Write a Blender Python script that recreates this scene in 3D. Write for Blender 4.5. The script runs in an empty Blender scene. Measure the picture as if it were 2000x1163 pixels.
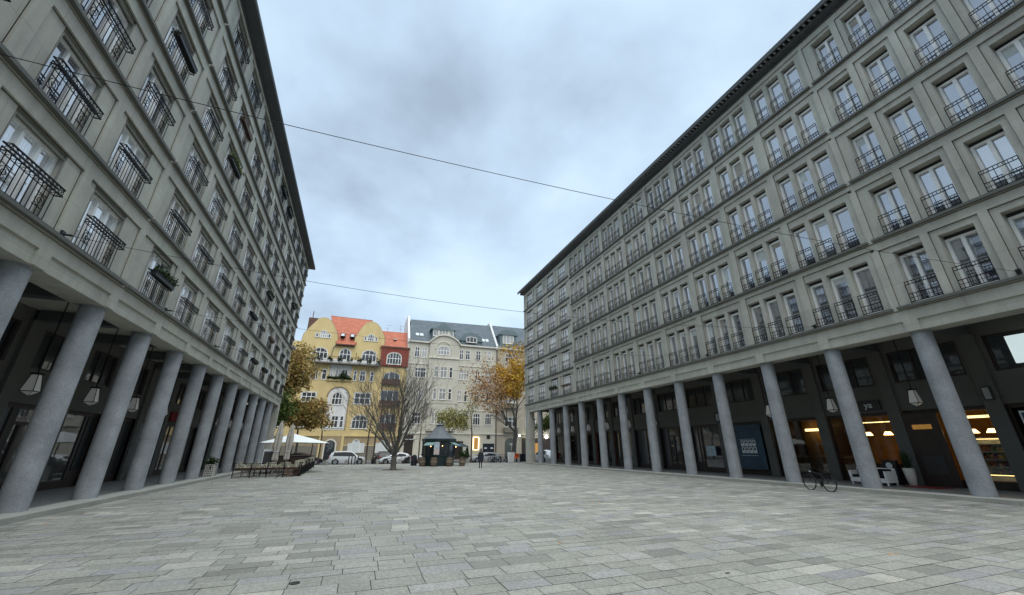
import bpy, bmesh, math, random
import numpy as np
from mathutils import Vector, Matrix
random.seed(7); rng = np.random.default_rng(11)
PI = math.pi
S = bpy.context.scene
C = S.collection

# ------------------------------------------------------------------ camera, sky, sun, exposure
cam = bpy.data.cameras.new('camera'); cam_o = bpy.data.objects.new('camera', cam); C.objects.link(cam_o)
r_ = Vector((0.93614721, -0.35160151, -0.00218466)); u_ = Vector((-0.12596612, -0.3411757, 0.93152116)); f_ = Vector((0.3282696, 0.87176575, 0.36368056))
cam_o.matrix_world = Matrix(((r_.x, u_.x, -f_.x, 0), (r_.y, u_.y, -f_.y, 0), (r_.z, u_.z, -f_.z, 1.6), (0, 0, 0, 1)))
cam.sensor_width = 36; cam.lens = 13.797; cam.shift_x = -0.00125; cam.shift_y = -0.0019
cam.clip_end = 2000; cam.clip_start = 0.05
S.camera = cam_o

SUN_EL, SUN_ROT = math.radians(57), math.radians(180)
world = bpy.data.worlds.new("World"); S.world = world; world.use_nodes = True
nt = world.node_tree; N = nt.nodes; L = nt.links; N.clear()
def wn(t, **k):
    n = N.new(t)
    for a, b in k.items(): setattr(n, a, b)
    return n
out = wn('ShaderNodeOutputWorld'); bg = wn('ShaderNodeBackground'); bg.inputs['Strength'].default_value = 0.1
sky = wn('ShaderNodeTexSky', sky_type='NISHITA', sun_disc=False, sun_elevation=SUN_EL, sun_rotation=SUN_ROT)
tc = wn('ShaderNodeTexCoord'); sep = wn('ShaderNodeSeparateXYZ'); L.new(tc.outputs['Generated'], sep.inputs[0])
mz = wn('ShaderNodeMath', operation='MAXIMUM'); L.new(sep.outputs['Z'], mz.inputs[0]); mz.inputs[1].default_value = 0.0
mz2 = wn('ShaderNodeMath', operation='ADD'); L.new(mz.outputs[0], mz2.inputs[0]); mz2.inputs[1].default_value = 0.40
dx = wn('ShaderNodeMath', operation='DIVIDE'); L.new(sep.outputs['X'], dx.inputs[0]); L.new(mz2.outputs[0], dx.inputs[1])
dy = wn('ShaderNodeMath', operation='DIVIDE'); L.new(sep.outputs['Y'], dy.inputs[0]); L.new(mz2.outputs[0], dy.inputs[1])
cmb = wn('ShaderNodeCombineXYZ'); L.new(dx.outputs[0], cmb.inputs[0]); L.new(dy.outputs[0], cmb.inputs[1]); cmb.inputs[2].default_value = 5.7
n1 = wn('ShaderNodeTexNoise'); n1.inputs['Scale'].default_value = 1.5; n1.inputs['Detail'].default_value = 7; n1.inputs['Roughness'].default_value = 0.5; n1.inputs['Distortion'].default_value = 0.3
n2 = wn('ShaderNodeTexNoise'); n2.inputs['Scale'].default_value = 3.4; n2.inputs['Detail'].default_value = 7; n2.inputs['Roughness'].default_value = 0.5
L.new(cmb.outputs[0], n1.inputs['Vector']); L.new(cmb.outputs[0], n2.inputs['Vector'])
mx = wn('ShaderNodeMath', operation='MULTIPLY_ADD'); L.new(n2.outputs['Fac'], mx.inputs[0]); mx.inputs[1].default_value = 0.45; L.new(n1.outputs['Fac'], mx.inputs[2])
cr = wn('ShaderNodeValToRGB'); L.new(mx.outputs[0], cr.inputs[0])
e = cr.color_ramp.elements; e[0].position = 0.50; e[0].color = (2.5, 3.15, 3.95, 1); e[1].position = 0.84; e[1].color = (4.6, 5.8, 6.8, 1)
m_ = cr.color_ramp.elements.new(0.69); m_.color = (3.7, 4.75, 5.85, 1)
# overcast sky: brighter towards the zenith, boosted above the view to light ground and walls
ze = wn('ShaderNodeMapRange'); L.new(sep.outputs['Z'], ze.inputs['Value']); ze.inputs['From Min'].default_value = 0.87; ze.inputs['From Max'].default_value = 0.97; ze.inputs['To Min'].default_value = 1.0; ze.inputs['To Max'].default_value = 3.6
vm = wn('ShaderNodeVectorMath', operation='SCALE'); L.new(cr.outputs[0], vm.inputs[0]); L.new(ze.outputs[0], vm.inputs['Scale'])
mix = wn('ShaderNodeMixRGB'); mix.inputs[0].default_value = 0.93; L.new(sky.outputs[0], mix.inputs[1]); L.new(vm.outputs[0], mix.inputs[2])
L.new(mix.outputs[0], bg.inputs['Color']); L.new(bg.outputs[0], out.inputs['Surface'])

sun = bpy.data.lights.new('sun', 'SUN'); sun.energy = 1.4; sun.angle = math.radians(60); sun.color = (1, 0.93, 0.82)
sun_o = bpy.data.objects.new('sun', sun); C.objects.link(sun_o)
az = SUN_ROT
d_ = Vector((math.sin(az) * math.cos(SUN_EL), math.cos(az) * math.cos(SUN_EL), math.sin(SUN_EL)))
sun_o.rotation_euler = d_.to_track_quat('Z', 'Y').to_euler(); sun_o.location = (0, -30, 60)
S.view_settings.view_transform = 'Standard'; S.view_settings.look = 'None'; S.view_settings.exposure = 0.75; S.view_settings.gamma = 1
S.view_settings.use_curve_mapping = False

# ------------------------------------------------------------------ materials
def lin(r, g, b):
    f = lambda c: (c / 255 / 12.92) if c / 255 <= 0.04045 else ((c / 255 + 0.055) / 1.055) ** 2.4
    return (f(r), f(g), f(b), 1)
def mat(name, col, rough=0.8, var=0.0, scale=3.0, grain=0.0, gscale=60, bump=0.0, metal=0.0, emit=None, estr=0, spec=0.5, island=0.0, hue=None, streak=0.0):
    m = bpy.data.materials.new(name); m.use_nodes = True; n = m.node_tree.nodes; l = m.node_tree.links
    p = n['Principled BSDF']; p.inputs['Roughness'].default_value = rough; p.inputs['Metallic'].default_value = metal
    p.inputs['Base Color'].default_value = col; p.inputs['Specular IOR Level'].default_value = spec
    if emit: p.inputs['Emission Color'].default_value = emit; p.inputs['Emission Strength'].default_value = estr
    tcn = n.new('ShaderNodeTexCoord'); cur = None
    rgb = n.new('ShaderNodeRGB'); rgb.outputs[0].default_value = col; cur = rgb.outputs[0]
    def mulby(sock, amt):
        nonlocal cur
        mr = n.new('ShaderNodeMapRange'); l.new(sock, mr.inputs['Value']); mr.inputs['From Min'].default_value = 0.25; mr.inputs['From Max'].default_value = 0.75
        mr.inputs['To Min'].default_value = 1 - amt; mr.inputs['To Max'].default_value = 1 + amt
        v = n.new('ShaderNodeVectorMath'); v.operation = 'SCALE'; l.new(cur, v.inputs[0]); l.new(mr.outputs[0], v.inputs['Scale']); cur = v.outputs[0]
    if hue is not None and island:
        g = n.new('ShaderNodeNewGeometry'); r = n.new('ShaderNodeValToRGB'); l.new(g.outputs['Random Per Island'], r.inputs[0])
        el = r.color_ramp.elements; el[0].color = hue[0]; el[1].color = hue[-1]
        for i, hc in enumerate(hue[1:-1]): x = el.new((i + 1) / (len(hue) - 1)); x.color = hc
        cur = r.outputs[0]
    elif island:
        g = n.new('ShaderNodeNewGeometry'); mulby(g.outputs['Random Per Island'], island)
    geo = n.new('ShaderNodeNewGeometry')
    if var:
        t = n.new('ShaderNodeTexNoise'); t.inputs['Scale'].default_value = scale; t.inputs['Detail'].default_value = 6; t.inputs['Roughness'].default_value = 0.6; l.new(geo.outputs['Position'], t.inputs['Vector']); mulby(t.outputs['Fac'], var)
    if streak:
        mp = n.new('ShaderNodeMapping'); mp.inputs['Scale'].default_value = (1.6, 1.6, 0.12); l.new(geo.outputs['Position'], mp.inputs['Vector'])
        t = n.new('ShaderNodeTexNoise'); t.inputs['Scale'].default_value = 2.2; t.inputs['Detail'].default_value = 5; l.new(mp.outputs[0], t.inputs['Vector']); mulby(t.outputs['Fac'], streak)
    if grain:
        t = n.new('ShaderNodeTexNoise'); t.inputs['Scale'].default_value = gscale; t.inputs['Detail'].default_value = 3; l.new(geo.outputs['Position'], t.inputs['Vector']); mulby(t.outputs['Fac'], grain)
        if bump:
            b = n.new('ShaderNodeBump'); b.inputs['Strength'].default_value = bump; b.inputs['Distance'].default_value = 0.01; l.new(t.outputs['Fac'], b.inputs['Height']); l.new(b.outputs[0], p.inputs['Normal'])
    l.new(cur, p.inputs['Base Color'])
    return m
def two_tint(m, c2, scale):
    n = m.node_tree.nodes; l = m.node_tree.links; r = [x for x in n if x.type == 'RGB'][0]; to = [k.to_socket for k in r.outputs[0].links]
    g = n.new('ShaderNodeNewGeometry'); t = n.new('ShaderNodeTexNoise'); t.inputs['Scale'].default_value = scale; t.inputs['Detail'].default_value = 2; l.new(g.outputs['Position'], t.inputs['Vector'])
    mr = n.new('ShaderNodeMapRange'); l.new(t.outputs['Fac'], mr.inputs['Value']); mr.inputs['From Min'].default_value = .42; mr.inputs['From Max'].default_value = .58
    mx = n.new('ShaderNodeMixRGB'); l.new(mr.outputs[0], mx.inputs[0]); l.new(r.outputs[0], mx.inputs[1]); mx.inputs[2].default_value = c2
    for k in to: l.new(mx.outputs[0], k)
def glass_mat(name, dark, curtain=0.25, refl=0.2, crt=(0.32, 0.32, 0.31, 1)):
    m = bpy.data.materials.new(name); m.use_nodes = True; n = m.node_tree.nodes; l = m.node_tree.links
    p = n['Principled BSDF']; p.inputs['Roughness'].default_value = 0.5
    oi = n.new('ShaderNodeObjectInfo'); geo = n.new('ShaderNodeNewGeometry')
    ad = n.new('ShaderNodeMath'); ad.operation = 'ADD'; l.new(oi.outputs['Random'], ad.inputs[0]); l.new(geo.outputs['Random Per Island'], ad.inputs[1])
    fr = n.new('ShaderNodeMath'); fr.operation = 'FRACT'; l.new(ad.outputs[0], fr.inputs[0])
    lt = n.new('ShaderNodeMath'); lt.operation = 'LESS_THAN'; l.new(fr.outputs[0], lt.inputs[0]); lt.inputs[1].default_value = curtain
    wv = n.new('ShaderNodeTexWave'); wv.inputs['Scale'].default_value = 3.2; wv.inputs['Distortion'].default_value = 1.5; wv.bands_direction = 'Y'; l.new(geo.outputs['Position'], wv.inputs['Vector'])
    c2 = n.new('ShaderNodeMixRGB'); c2.inputs[1].default_value = tuple(v * 0.75 for v in crt[:3]) + (1,); c2.inputs[2].default_value = crt; l.new(wv.outputs['Fac'], c2.inputs[0])
    nz = n.new('ShaderNodeTexNoise'); nz.inputs['Scale'].default_value = 1.3; l.new(geo.outputs['Position'], nz.inputs['Vector'])
    dk = n.new('ShaderNodeMixRGB'); dk.inputs[1].default_value = dark; dk.inputs[2].default_value = tuple(min(1, v * 3.2) for v in dark[:3]) + (1,); l.new(nz.outputs['Fac'], dk.inputs[0])
    mxx = n.new('ShaderNodeMixRGB'); l.new(lt.outputs[0], mxx.inputs[0]); l.new(dk.outputs[0], mxx.inputs[1]); l.new(c2.outputs[0], mxx.inputs[2])
    l.new(mxx.outputs[0], p.inputs['Base Color'])
    gl = n.new('ShaderNodeBsdfGlossy'); gl.inputs['Roughness'].default_value = 0.02; gl.inputs['Color'].default_value = (0.93, 0.95, 1, 1)
    bmp = n.new('ShaderNodeBump'); bmp.inputs['Strength'].default_value = 0.012; bmp.inputs['Distance'].default_value = 0.05
    n3 = n.new('ShaderNodeTexNoise'); n3.inputs['Scale'].default_value = 1.7; l.new(geo.outputs['Position'], n3.inputs['Vector']); l.new(n3.outputs['Fac'], bmp.inputs['Height']); l.new(bmp.outputs[0], gl.inputs['Normal'])
    fn = n.new('ShaderNodeFresnel'); fn.inputs['IOR'].default_value = 1.55
    a2 = n.new('ShaderNodeMath'); a2.operation = 'ADD'; a2.use_clamp = True; l.new(fn.outputs[0], a2.inputs[0]); a2.inputs[1].default_value = refl
    ms = n.new('ShaderNodeMixShader'); l.new(a2.outputs[0], ms.inputs[0]); l.new(p.outputs[0], ms.inputs[1]); l.new(gl.outputs[0], ms.inputs[2])
    l.new(ms.outputs[0], n['Material Output'].inputs['Surface'])
    return m
def clear_glass(name):
    m = bpy.data.materials.new(name); m.use_nodes = True; n = m.node_tree.nodes; l = m.node_tree.links
    gl = n.new('ShaderNodeBsdfGlossy'); gl.inputs['Roughness'].default_value = 0.02
    tr = n.new('ShaderNodeBsdfTransparent'); tr.inputs['Color'].default_value = (0.86, 0.88, 0.87, 1)
    fn = n.new('ShaderNodeFresnel'); fn.inputs['IOR'].default_value = 1.45
    ms = n.new('ShaderNodeMixShader'); l.new(fn.outputs[0], ms.inputs[0]); l.new(tr.outputs[0], ms.inputs[1]); l.new(gl.outputs[0], ms.inputs[2])
    l.new(ms.outputs[0], n['Material Output'].inputs['Surface'])
    return m
M = {}
M['stone'] = mat('sandstone_wall', (0.445, 0.442, 0.38, 1), 0.85, var=0.14, scale=0.9, grain=0.10, gscale=40, bump=0.15, streak=0.11)
def joints_on(m, w, h):
    n = m.node_tree.nodes; l = m.node_tree.links; p = n['Principled BSDF']; src = p.inputs['Base Color'].links[0].from_socket
    g = n.new('ShaderNodeNewGeometry'); sp = n.new('ShaderNodeSeparateXYZ'); l.new(g.outputs['Position'], sp.inputs[0]); cb = n.new('ShaderNodeCombineXYZ'); l.new(sp.outputs['Y'], cb.inputs[0]); l.new(sp.outputs['Z'], cb.inputs[1])
    b = n.new('ShaderNodeTexBrick'); b.inputs['Scale'].default_value = 1; b.inputs['Brick Width'].default_value = w; b.inputs['Row Height'].default_value = h; b.inputs['Mortar Size'].default_value = 0.008; b.inputs['Mortar Smooth'].default_value = 0
    b.inputs['Color1'].default_value = (1, 1, 1, 1); b.inputs['Color2'].default_value = (.91, .91, .91, 1); b.inputs['Mortar'].default_value = (.72, .72, .72, 1); l.new(cb.outputs[0], b.inputs['Vector'])
    mm = n.new('ShaderNodeMixRGB'); mm.blend_type = 'MULTIPLY'; mm.inputs[0].default_value = 1; l.new(src, mm.inputs[1]); l.new(b.outputs['Color'], mm.inputs[2]); l.new(mm.outputs[0], p.inputs['Base Color'])
joints_on(M['stone'], 1.72, .897)
two_tint(M['stone'], (0.42, 0.405, 0.355, 1), .55)
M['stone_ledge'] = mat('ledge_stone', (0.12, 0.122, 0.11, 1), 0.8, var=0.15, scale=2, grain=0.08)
M['column'] = mat('granite_column', (0.27, 0.285, 0.30, 1), 0.75, var=0.26, scale=1.3, grain=0.2, gscale=26, bump=0.25, streak=0.10)
M['joint'] = mat('joint', (0.035, 0.035, 0.033, 1), 0.9)  # near-black, stands in for shade along the facade panel edges
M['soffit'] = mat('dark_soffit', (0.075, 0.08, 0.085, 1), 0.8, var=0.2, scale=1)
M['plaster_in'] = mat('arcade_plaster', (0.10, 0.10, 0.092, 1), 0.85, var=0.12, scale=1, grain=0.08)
M['ceiling'] = mat('arcade_ceiling', (0.22, 0.22, 0.21, 1), 0.8, var=0.1)
M['frame_white'] = mat('white_window_frame', (0.86, 0.86, 0.84, 1), 0.45, var=0.06)
M['frame_grey'] = mat('grey_frame', (0.30, 0.31, 0.30, 1), 0.5, var=0.08)
M['blind'] = mat('blind_housing', (0.21, 0.20, 0.17, 1), 0.6, var=0.15)
M['iron'] = mat('dark_iron', (0.010, 0.011, 0.014, 1), 0.6, spec=0.15)
M['darkwood'] = mat('dark_wood', (0.028, 0.018, 0.014, 1), 0.5, var=0.3, scale=4)
M['brownwood'] = mat('brown_wood', (0.09, 0.045, 0.03, 1), 0.6, var=0.3, scale=4)
M['glassR'] = glass_mat('window_glass_cool', (0.012, 0.014, 0.018, 1), 0.10, 0.38, (0.15, 0.15, 0.15, 1))
M['glassL'] = glass_mat('window_glass_curtained', (0.02, 0.022, 0.026, 1), 0.62, 0.30, (0.86, 0.87, 0.87, 1))
M['glassD'] = glass_mat('shop_glass', (0.006, 0.008, 0.010, 1), 0.0, 0.04)
M['glassF'] = glass_mat('far_glass', (0.012, 0.013, 0.015, 1), 0.25, 0.0, (0.4, 0.4, 0.38, 1))
M['clear'] = clear_glass('clear_glass')
M['slab'] = mat('paving_slab', (0.40, 0.405, 0.385, 1), 0.72, island=0.2, var=0.2, scale=0.4, grain=0.30, gscale=26, bump=0.25, hue=[(0.201, 0.193, 0.167, 1), (0.243, 0.236, 0.202, 1), (0.266, 0.258, 0.219, 1), (0.287, 0.276, 0.236, 1), (0.294, 0.283, 0.241, 1), (0.308, 0.297, 0.255, 1), (0.324, 0.312, 0.269, 1), (0.266, 0.255, 0.249, 1), (0.417, 0.392, 0.332, 1)])
M['groundj'] = mat('sand_joint', (0.03, 0.03, 0.028, 1), 0.9, var=0.2)
M['kerb'] = mat('kerb_stone', (0.33, 0.325, 0.285, 1), 0.8, var=0.16, scale=1.3, grain=0.16, gscale=30, bump=0.3)
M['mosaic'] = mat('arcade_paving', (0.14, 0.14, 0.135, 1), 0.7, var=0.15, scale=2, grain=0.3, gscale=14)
M['asphalt'] = mat('asphalt', (0.07, 0.07, 0.072, 1), 0.85, var=0.15, scale=1, grain=0.2)
M['sidewalk'] = mat('sidewalk_slabs', (0.22, 0.215, 0.2, 1), 0.85, var=0.2, scale=1)
M['yellow'] = mat('yellow_render', (0.66, 0.515, 0.25, 1), 0.9, var=0.08, scale=0.6, streak=0.05)
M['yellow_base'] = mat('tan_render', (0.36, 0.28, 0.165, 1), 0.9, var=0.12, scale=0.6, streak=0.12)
M['cream'] = mat('cream_trim', (0.66, 0.63, 0.54, 1), 0.8, var=0.08)
M['whitewall'] = mat('white_render', (0.70, 0.69, 0.67, 1), 0.9, var=0.08, streak=0.1)
M['beige'] = mat('cream_facade', (0.56, 0.535, 0.45, 1), 0.9, var=0.08, scale=0.5, streak=0.06)
M['beige2'] = mat('grey_cream_facade', (0.42, 0.375, 0.30, 1), 0.9, var=0.10, scale=0.5, streak=0.15)
M['brick'] = mat('red_brick', (0.25, 0.062, 0.045, 1), 0.9, var=0.2, scale=3, grain=0.2, gscale=12)
M['brownbrick'] = mat('brown_brick', (0.13, 0.075, 0.06, 1), 0.9, var=0.2, scale=2)
M['plinth'] = mat('stone_plinth', (0.20, 0.185, 0.15, 1), 0.9, var=0.2, scale=2)
def tiles(name, c1, c2, sc, row):
    m = mat(name, c1, 0.7, var=0.12, scale=1.5); n = m.node_tree.nodes; l = m.node_tree.links; p = n['Principled BSDF']
    geo = n.new('ShaderNodeNewGeometry'); sp = n.new('ShaderNodeSeparateXYZ'); l.new(geo.outputs['Position'], sp.inputs[0]); cb = n.new('ShaderNodeCombineXYZ'); l.new(sp.outputs['X'], cb.inputs[0]); l.new(sp.outputs['Z'], cb.inputs[1])
    b = n.new('ShaderNodeTexBrick'); b.inputs['Scale'].default_value = 1; b.inputs['Brick Width'].default_value = sc; b.inputs['Row Height'].default_value = row; b.inputs['Mortar Size'].default_value = 0.02
    b.inputs['Color1'].default_value = c1; b.inputs['Color2'].default_value = c2; b.inputs['Mortar'].default_value = tuple(v * 0.55 for v in c1[:3]) + (1,); l.new(cb.outputs[0], b.inputs['Vector'])
    for k in list(p.inputs['Base Color'].links): l.remove(k)
    l.new(b.outputs['Color'], p.inputs['Base Color']); return m
M['tile_orange'] = tiles('orange_roof_tiles', (0.50, 0.145, 0.07, 1), (0.38, 0.10, 0.05, 1), 0.45, 0.32)
M['slate'] = tiles('slate_roof', (0.075, 0.095, 0.11, 1), (0.115, 0.14, 0.155, 1), 0.7, 0.33)
M['copper'] = mat('zinc_roof', (0.13, 0.175, 0.185, 1), 0.5, var=0.12, metal=0.2)
M['bark'] = mat('bark', (0.10, 0.096, 0.088, 1), 0.9, var=0.3, scale=5, grain=0.2, gscale=25)
M['bark_dark'] = mat('dark_bark', (0.075, 0.06, 0.05, 1), 0.9, var=0.3, scale=5)
def leaf(name, cols):
    m = mat(name, cols[0], 0.75, island=1, hue=cols, spec=0.2); return m
M['leaf_orange'] = leaf('autumn_leaves', [(0.30, 0.18, 0.07, 1), (0.46, 0.28, 0.08, 1), (0.55, 0.40, 0.13, 1), (0.36, 0.22, 0.09, 1), (0.24, 0.22, 0.07, 1), (0.34, 0.29, 0.10, 1)])
M['leaf_gold'] = leaf('golden_leaves', [(0.50, 0.28, 0.03, 1), (0.62, 0.37, 0.04, 1), (0.45, 0.22, 0.04, 1), (0.55, 0.42, 0.07, 1)])
M['leaf_rust'] = leaf('rusty_leaves', [(0.40, 0.23, 0.12, 1), (0.52, 0.32, 0.15, 1), (0.38, 0.22, 0.13, 1), (0.56, 0.38, 0.18, 1)])
M['leaf_green'] = leaf('green_leaves', [(0.05, 0.09, 0.02, 1), (0.09, 0.13, 0.03, 1), (0.14, 0.16, 0.04, 1)])
M['leaf_yg'] = leaf('yellow_green_leaves', [(0.17, 0.18, 0.05, 1), (0.27, 0.26, 0.08, 1), (0.36, 0.31, 0.10, 1)])
M['leaf_dark'] = leaf('dark_green_leaves', [(0.018, 0.035, 0.014, 1), (0.035, 0.06, 0.02, 1)])
M['grassdry'] = leaf('dry_grass', [(0.42, 0.40, 0.32, 1), (0.55, 0.52, 0.43, 1), (0.36, 0.34, 0.26, 1)])
M['teal'] = mat('dark_teal_paint', (0.008, 0.022, 0.025, 1), 0.45, var=0.2)
M['awning'] = mat('pale_green_awning', (0.16, 0.26, 0.24, 1), 0.8, var=0.1)
M['roofgrey'] = mat('grey_sheet_roof', (0.10, 0.11, 0.12, 1), 0.6, var=0.15, scale=3)
M['canvas'] = mat('white_canvas', (0.82, 0.84, 0.80, 1), 0.8, var=0.05)
M['canvas_beige'] = mat('beige_canvas', (0.42, 0.39, 0.35, 1), 0.85, var=0.2, scale=4)
M['white'] = mat('white_paint', (0.72, 0.73, 0.72, 1), 0.5, var=0.05)
M['carwhite'] = mat('white_car_paint', (0.68, 0.71, 0.73, 1), 0.25, var=0.03, spec=0.6)
M['carsilver'] = mat('silver_car_paint', (0.46, 0.49, 0.53, 1), 0.28, var=0.03, metal=0.3)
M['cardark'] = mat('dark_car_paint', (0.02, 0.022, 0.028, 1), 0.25)
M['tyre'] = mat('tyre_rubber', (0.015, 0.015, 0.016, 1), 0.8)
M['rim'] = mat('alloy_rim', (0.35, 0.36, 0.37, 1), 0.35, metal=0.6)
M['carglass'] = mat('car_glass', (0.02, 0.024, 0.03, 1), 0.2, spec=0.12)
M['redlight'] = mat('red_lens', (0.35, 0.015, 0.01, 1), 0.3)
M['headlight'] = mat('headlight_lens', (0.6, 0.62, 0.65, 1), 0.15)
M['black'] = mat('black_paint', (0.012, 0.012, 0.014, 1), 0.5)
M['navy'] = mat('navy_cloth', (0.014, 0.016, 0.026, 1), 0.9, var=0.2, scale=8)
M['hairgrey'] = mat('grey_hair', (0.13, 0.11, 0.10, 1), 0.9, var=0.2, scale=20)
M['skin'] = mat('skin', (0.45, 0.27, 0.2, 1), 0.6)
M['concrete'] = mat('concrete', (0.24, 0.23, 0.21, 1), 0.9, var=0.15, scale=4)
M['oak'] = mat('barrel_oak', (0.17, 0.13, 0.095, 1), 0.8, var=0.3, scale=6)
M['orange'] = mat('orange_plastic', (0.60, 0.10, 0.02, 1), 0.5)
M['red'] = mat('red_felt', (0.16, 0.008, 0.01, 1), 0.9, var=0.2)
M['lampglass'] = mat('milky_lamp_glass', (0.42, 0.42, 0.40, 1), 0.5, emit=(1, 0.97, 0.9, 1), estr=0.03)
M['warm'] = mat('warm_lamp', (0.9, 0.5, 0.2, 1), 0.6, emit=(1, 0.55, 0.2, 1), estr=5)
M['warmhot'] = mat('warm_tube', (0.9, 0.7, 0.3, 1), 0.6, emit=(1, 0.72, 0.3, 1), estr=2)
M['whitehot'] = mat('white_lamp', (0.9, 0.9, 0.9, 1), 0.6, emit=(1, 0.96, 0.85, 1), estr=9)
M['screen'] = mat('bright_panel', (0.7, 0.75, 0.75, 1), 0.3, emit=(0.75, 0.9, 0.92, 1), estr=0.4)
M['ochre'] = mat('ochre_wall', (0.32, 0.17, 0.05, 1), 0.9, var=0.2, scale=2)
M['signyellow'] = mat('amber_sign', (0.45, 0.22, 0.05, 1), 0.7, var=0.3, scale=5, emit=(0.9, 0.45, 0.1, 1), estr=0.12)
M['blueposter'] = mat('blue_backlit_film', (0.015, 0.05, 0.085, 1), 0.35, var=0.4, scale=2)
M['paper'] = mat('pale_print', (0.62, 0.66, 0.66, 1), 0.8, var=0.1)
M['bluewhite'] = mat('poster_print', (0.36, 0.46, 0.52, 1), 0.7, var=0.35, scale=5)
M['pinkwhite'] = mat('menu_print', (0.50, 0.42, 0.40, 1), 0.7, var=0.2, scale=6)
M['granitew'] = mat('pale_terrazzo', (0.60, 0.58, 0.53, 1), 0.6, var=0.1, scale=20)
M['soil'] = mat('soil', (0.06, 0.045, 0.035, 1), 0.95, var=0.3, scale=6)
M['greyveil'] = mat('grey_signboard', (0.03, 0.03, 0.032, 1), 0.6)
M['books'] = mat('coloured_goods', (0.3, 0.2, 0.15, 1), 0.7, island=1, hue=[(0.30, 0.04, 0.03, 1), (0.05, 0.18, 0.09, 1), (0.55, 0.42, 0.18, 1), (0.4, 0.38, 0.35, 1), (0.35, 0.12, 0.04, 1), (0.05, 0.1, 0.25, 1)])

# ------------------------------------------------------------------ mesh helpers
class MB:
    def __init__(s): s.v = []; s.f = []
    def add(s, vs, fs):
        o = len(s.v); s.v += [tuple(p) for p in vs]; s.f += [tuple(i + o for i in f) for f in fs]; return s
    def box(s, a, b, c, d, e, f):
        x0, x1 = sorted((a, b)); y0, y1 = sorted((c, d)); z0, z1 = sorted((e, f))
        return s.add([(x0, y0, z0), (x1, y0, z0), (x1, y1, z0), (x0, y1, z0), (x0, y0, z1), (x1, y0, z1), (x1, y1, z1), (x0, y1, z1)],
                     [(0, 3, 2, 1), (4, 5, 6, 7), (0, 1, 5, 4), (1, 2, 6, 5), (2, 3, 7, 6), (3, 0, 4, 7)])
    def tube(s, p0, p1, r0, r1=None, n=6, cap=True):
        r1 = r0 if r1 is None else r1; p0 = Vector(p0); p1 = Vector(p1); d = p1 - p0
        if d.length < 1e-6: return s
        d.normalize(); a = d.orthogonal().normalized(); b = d.cross(a)
        vs = []
        for p, r in ((p0, r0), (p1, r1)):
            for i in range(n):
                t = 2 * PI * i / n; vs.append(p + a * (math.cos(t) * r) + b * (math.sin(t) * r))
        fs = [(i, (i + 1) % n, n + (i + 1) % n, n + i) for i in range(n)]
        if cap: fs += [tuple(range(n))[::-1], tuple(range(n, 2 * n))]
        return s.add(vs, fs)
    def path(s, pts, r, n=5):
        for a, b in zip(pts[:-1], pts[1:]): s.tube(a, b, r, r, n)
        return s
    def lathe(s, prof, c=(0, 0, 0), n=20, ph=0.0):
        vs = []; m = len(prof)
        for r, z in prof:
            for i in range(n):
                t = 2 * PI * i / n + ph; vs.append((c[0] + math.cos(t) * r, c[1] + math.sin(t) * r, c[2] + z))
        fs = [(k * n + i, k * n + (i + 1) % n, (k + 1) * n + (i + 1) % n, (k + 1) * n + i) for k in range(m - 1) for i in range(n)]
        fs += [tuple(range(n))[::-1], tuple(range((m - 1) * n, m * n))]
        return s.add(vs, fs)
    def prism(s, poly, axis, a, b):
        """poly: 2-D outline; axis 'y' -> poly is (x,z) extruded y a..b ; 'x' -> poly is (y,z) ; 'z' -> (x,y)"""
        def P(p, t): return (p[0], t, p[1]) if axis == 'y' else (t, p[0], p[1]) if axis == 'x' else (p[0], p[1], t)
        n = len(poly); vs = [P(p, a) for p in poly] + [P(p, b) for p in poly]
        fs = [tuple(range(n))[::-1], tuple(range(n, 2 * n))] + [(i, (i + 1) % n, n + (i + 1) % n, n + i) for i in range(n)]
        return s.add(vs, fs)
    def sheet(s, vs): return s.add(vs, [tuple(range(len(vs)))])
    def build(s, name, m, parent=None, loc=None, smooth=False, rotz=0):
        me = bpy.data.meshes.new(name); me.from_pydata(s.v, [], s.f); me.materials.append(m)
        bm = bmesh.new(); bm.from_mesh(me); bmesh.ops.recalc_face_normals(bm, faces=bm.faces); bm.to_mesh(me); bm.free()
        if smooth:
            me.polygons.foreach_set('use_smooth', [True] * len(me.polygons))
        me.update(); o = bpy.data.objects.new(name, me); C.objects.link(o)
        if parent: o.parent = parent
        if loc: o.location = loc
        if rotz: o.rotation_euler = (0, 0, rotz)
        return o
def smooth_by_angle(o, ang=40):
    me = o.data; me.polygons.foreach_set('use_smooth', [True] * len(me.polygons))
    bm = bmesh.new(); bm.from_mesh(me)
    for e_ in bm.edges:
        if len(e_.link_faces) == 2 and e_.calc_face_angle(0) > math.radians(ang): e_.smooth = False
    bm.to_mesh(me); bm.free()
def tag(o, label=None, cat=None, group=None, kind=None):
    if label: o['label'] = label
    if cat: o['category'] = cat
    if group: o['group'] = group
    if kind: o['kind'] = kind
    return o
def empty(name, loc=(0, 0, 0), rz=0, parent=None):
    o = bpy.data.objects.new(name, None); C.objects.link(o); o.location = loc; o.rotation_euler = (0, 0, rz); o.empty_display_size = 0.3
    if parent: o.parent = parent
    return o
def thing(name, label, cat, loc=(0, 0, 0), rz=0, group=None): return tag(empty(name, loc, rz), label, cat, group)
def copy_tree(o, parent=None):
    c = o.copy(); C.objects.link(c)
    if parent: c.parent = parent
    for ch in list(o.children): copy_tree(ch, c)
    return c
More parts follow.
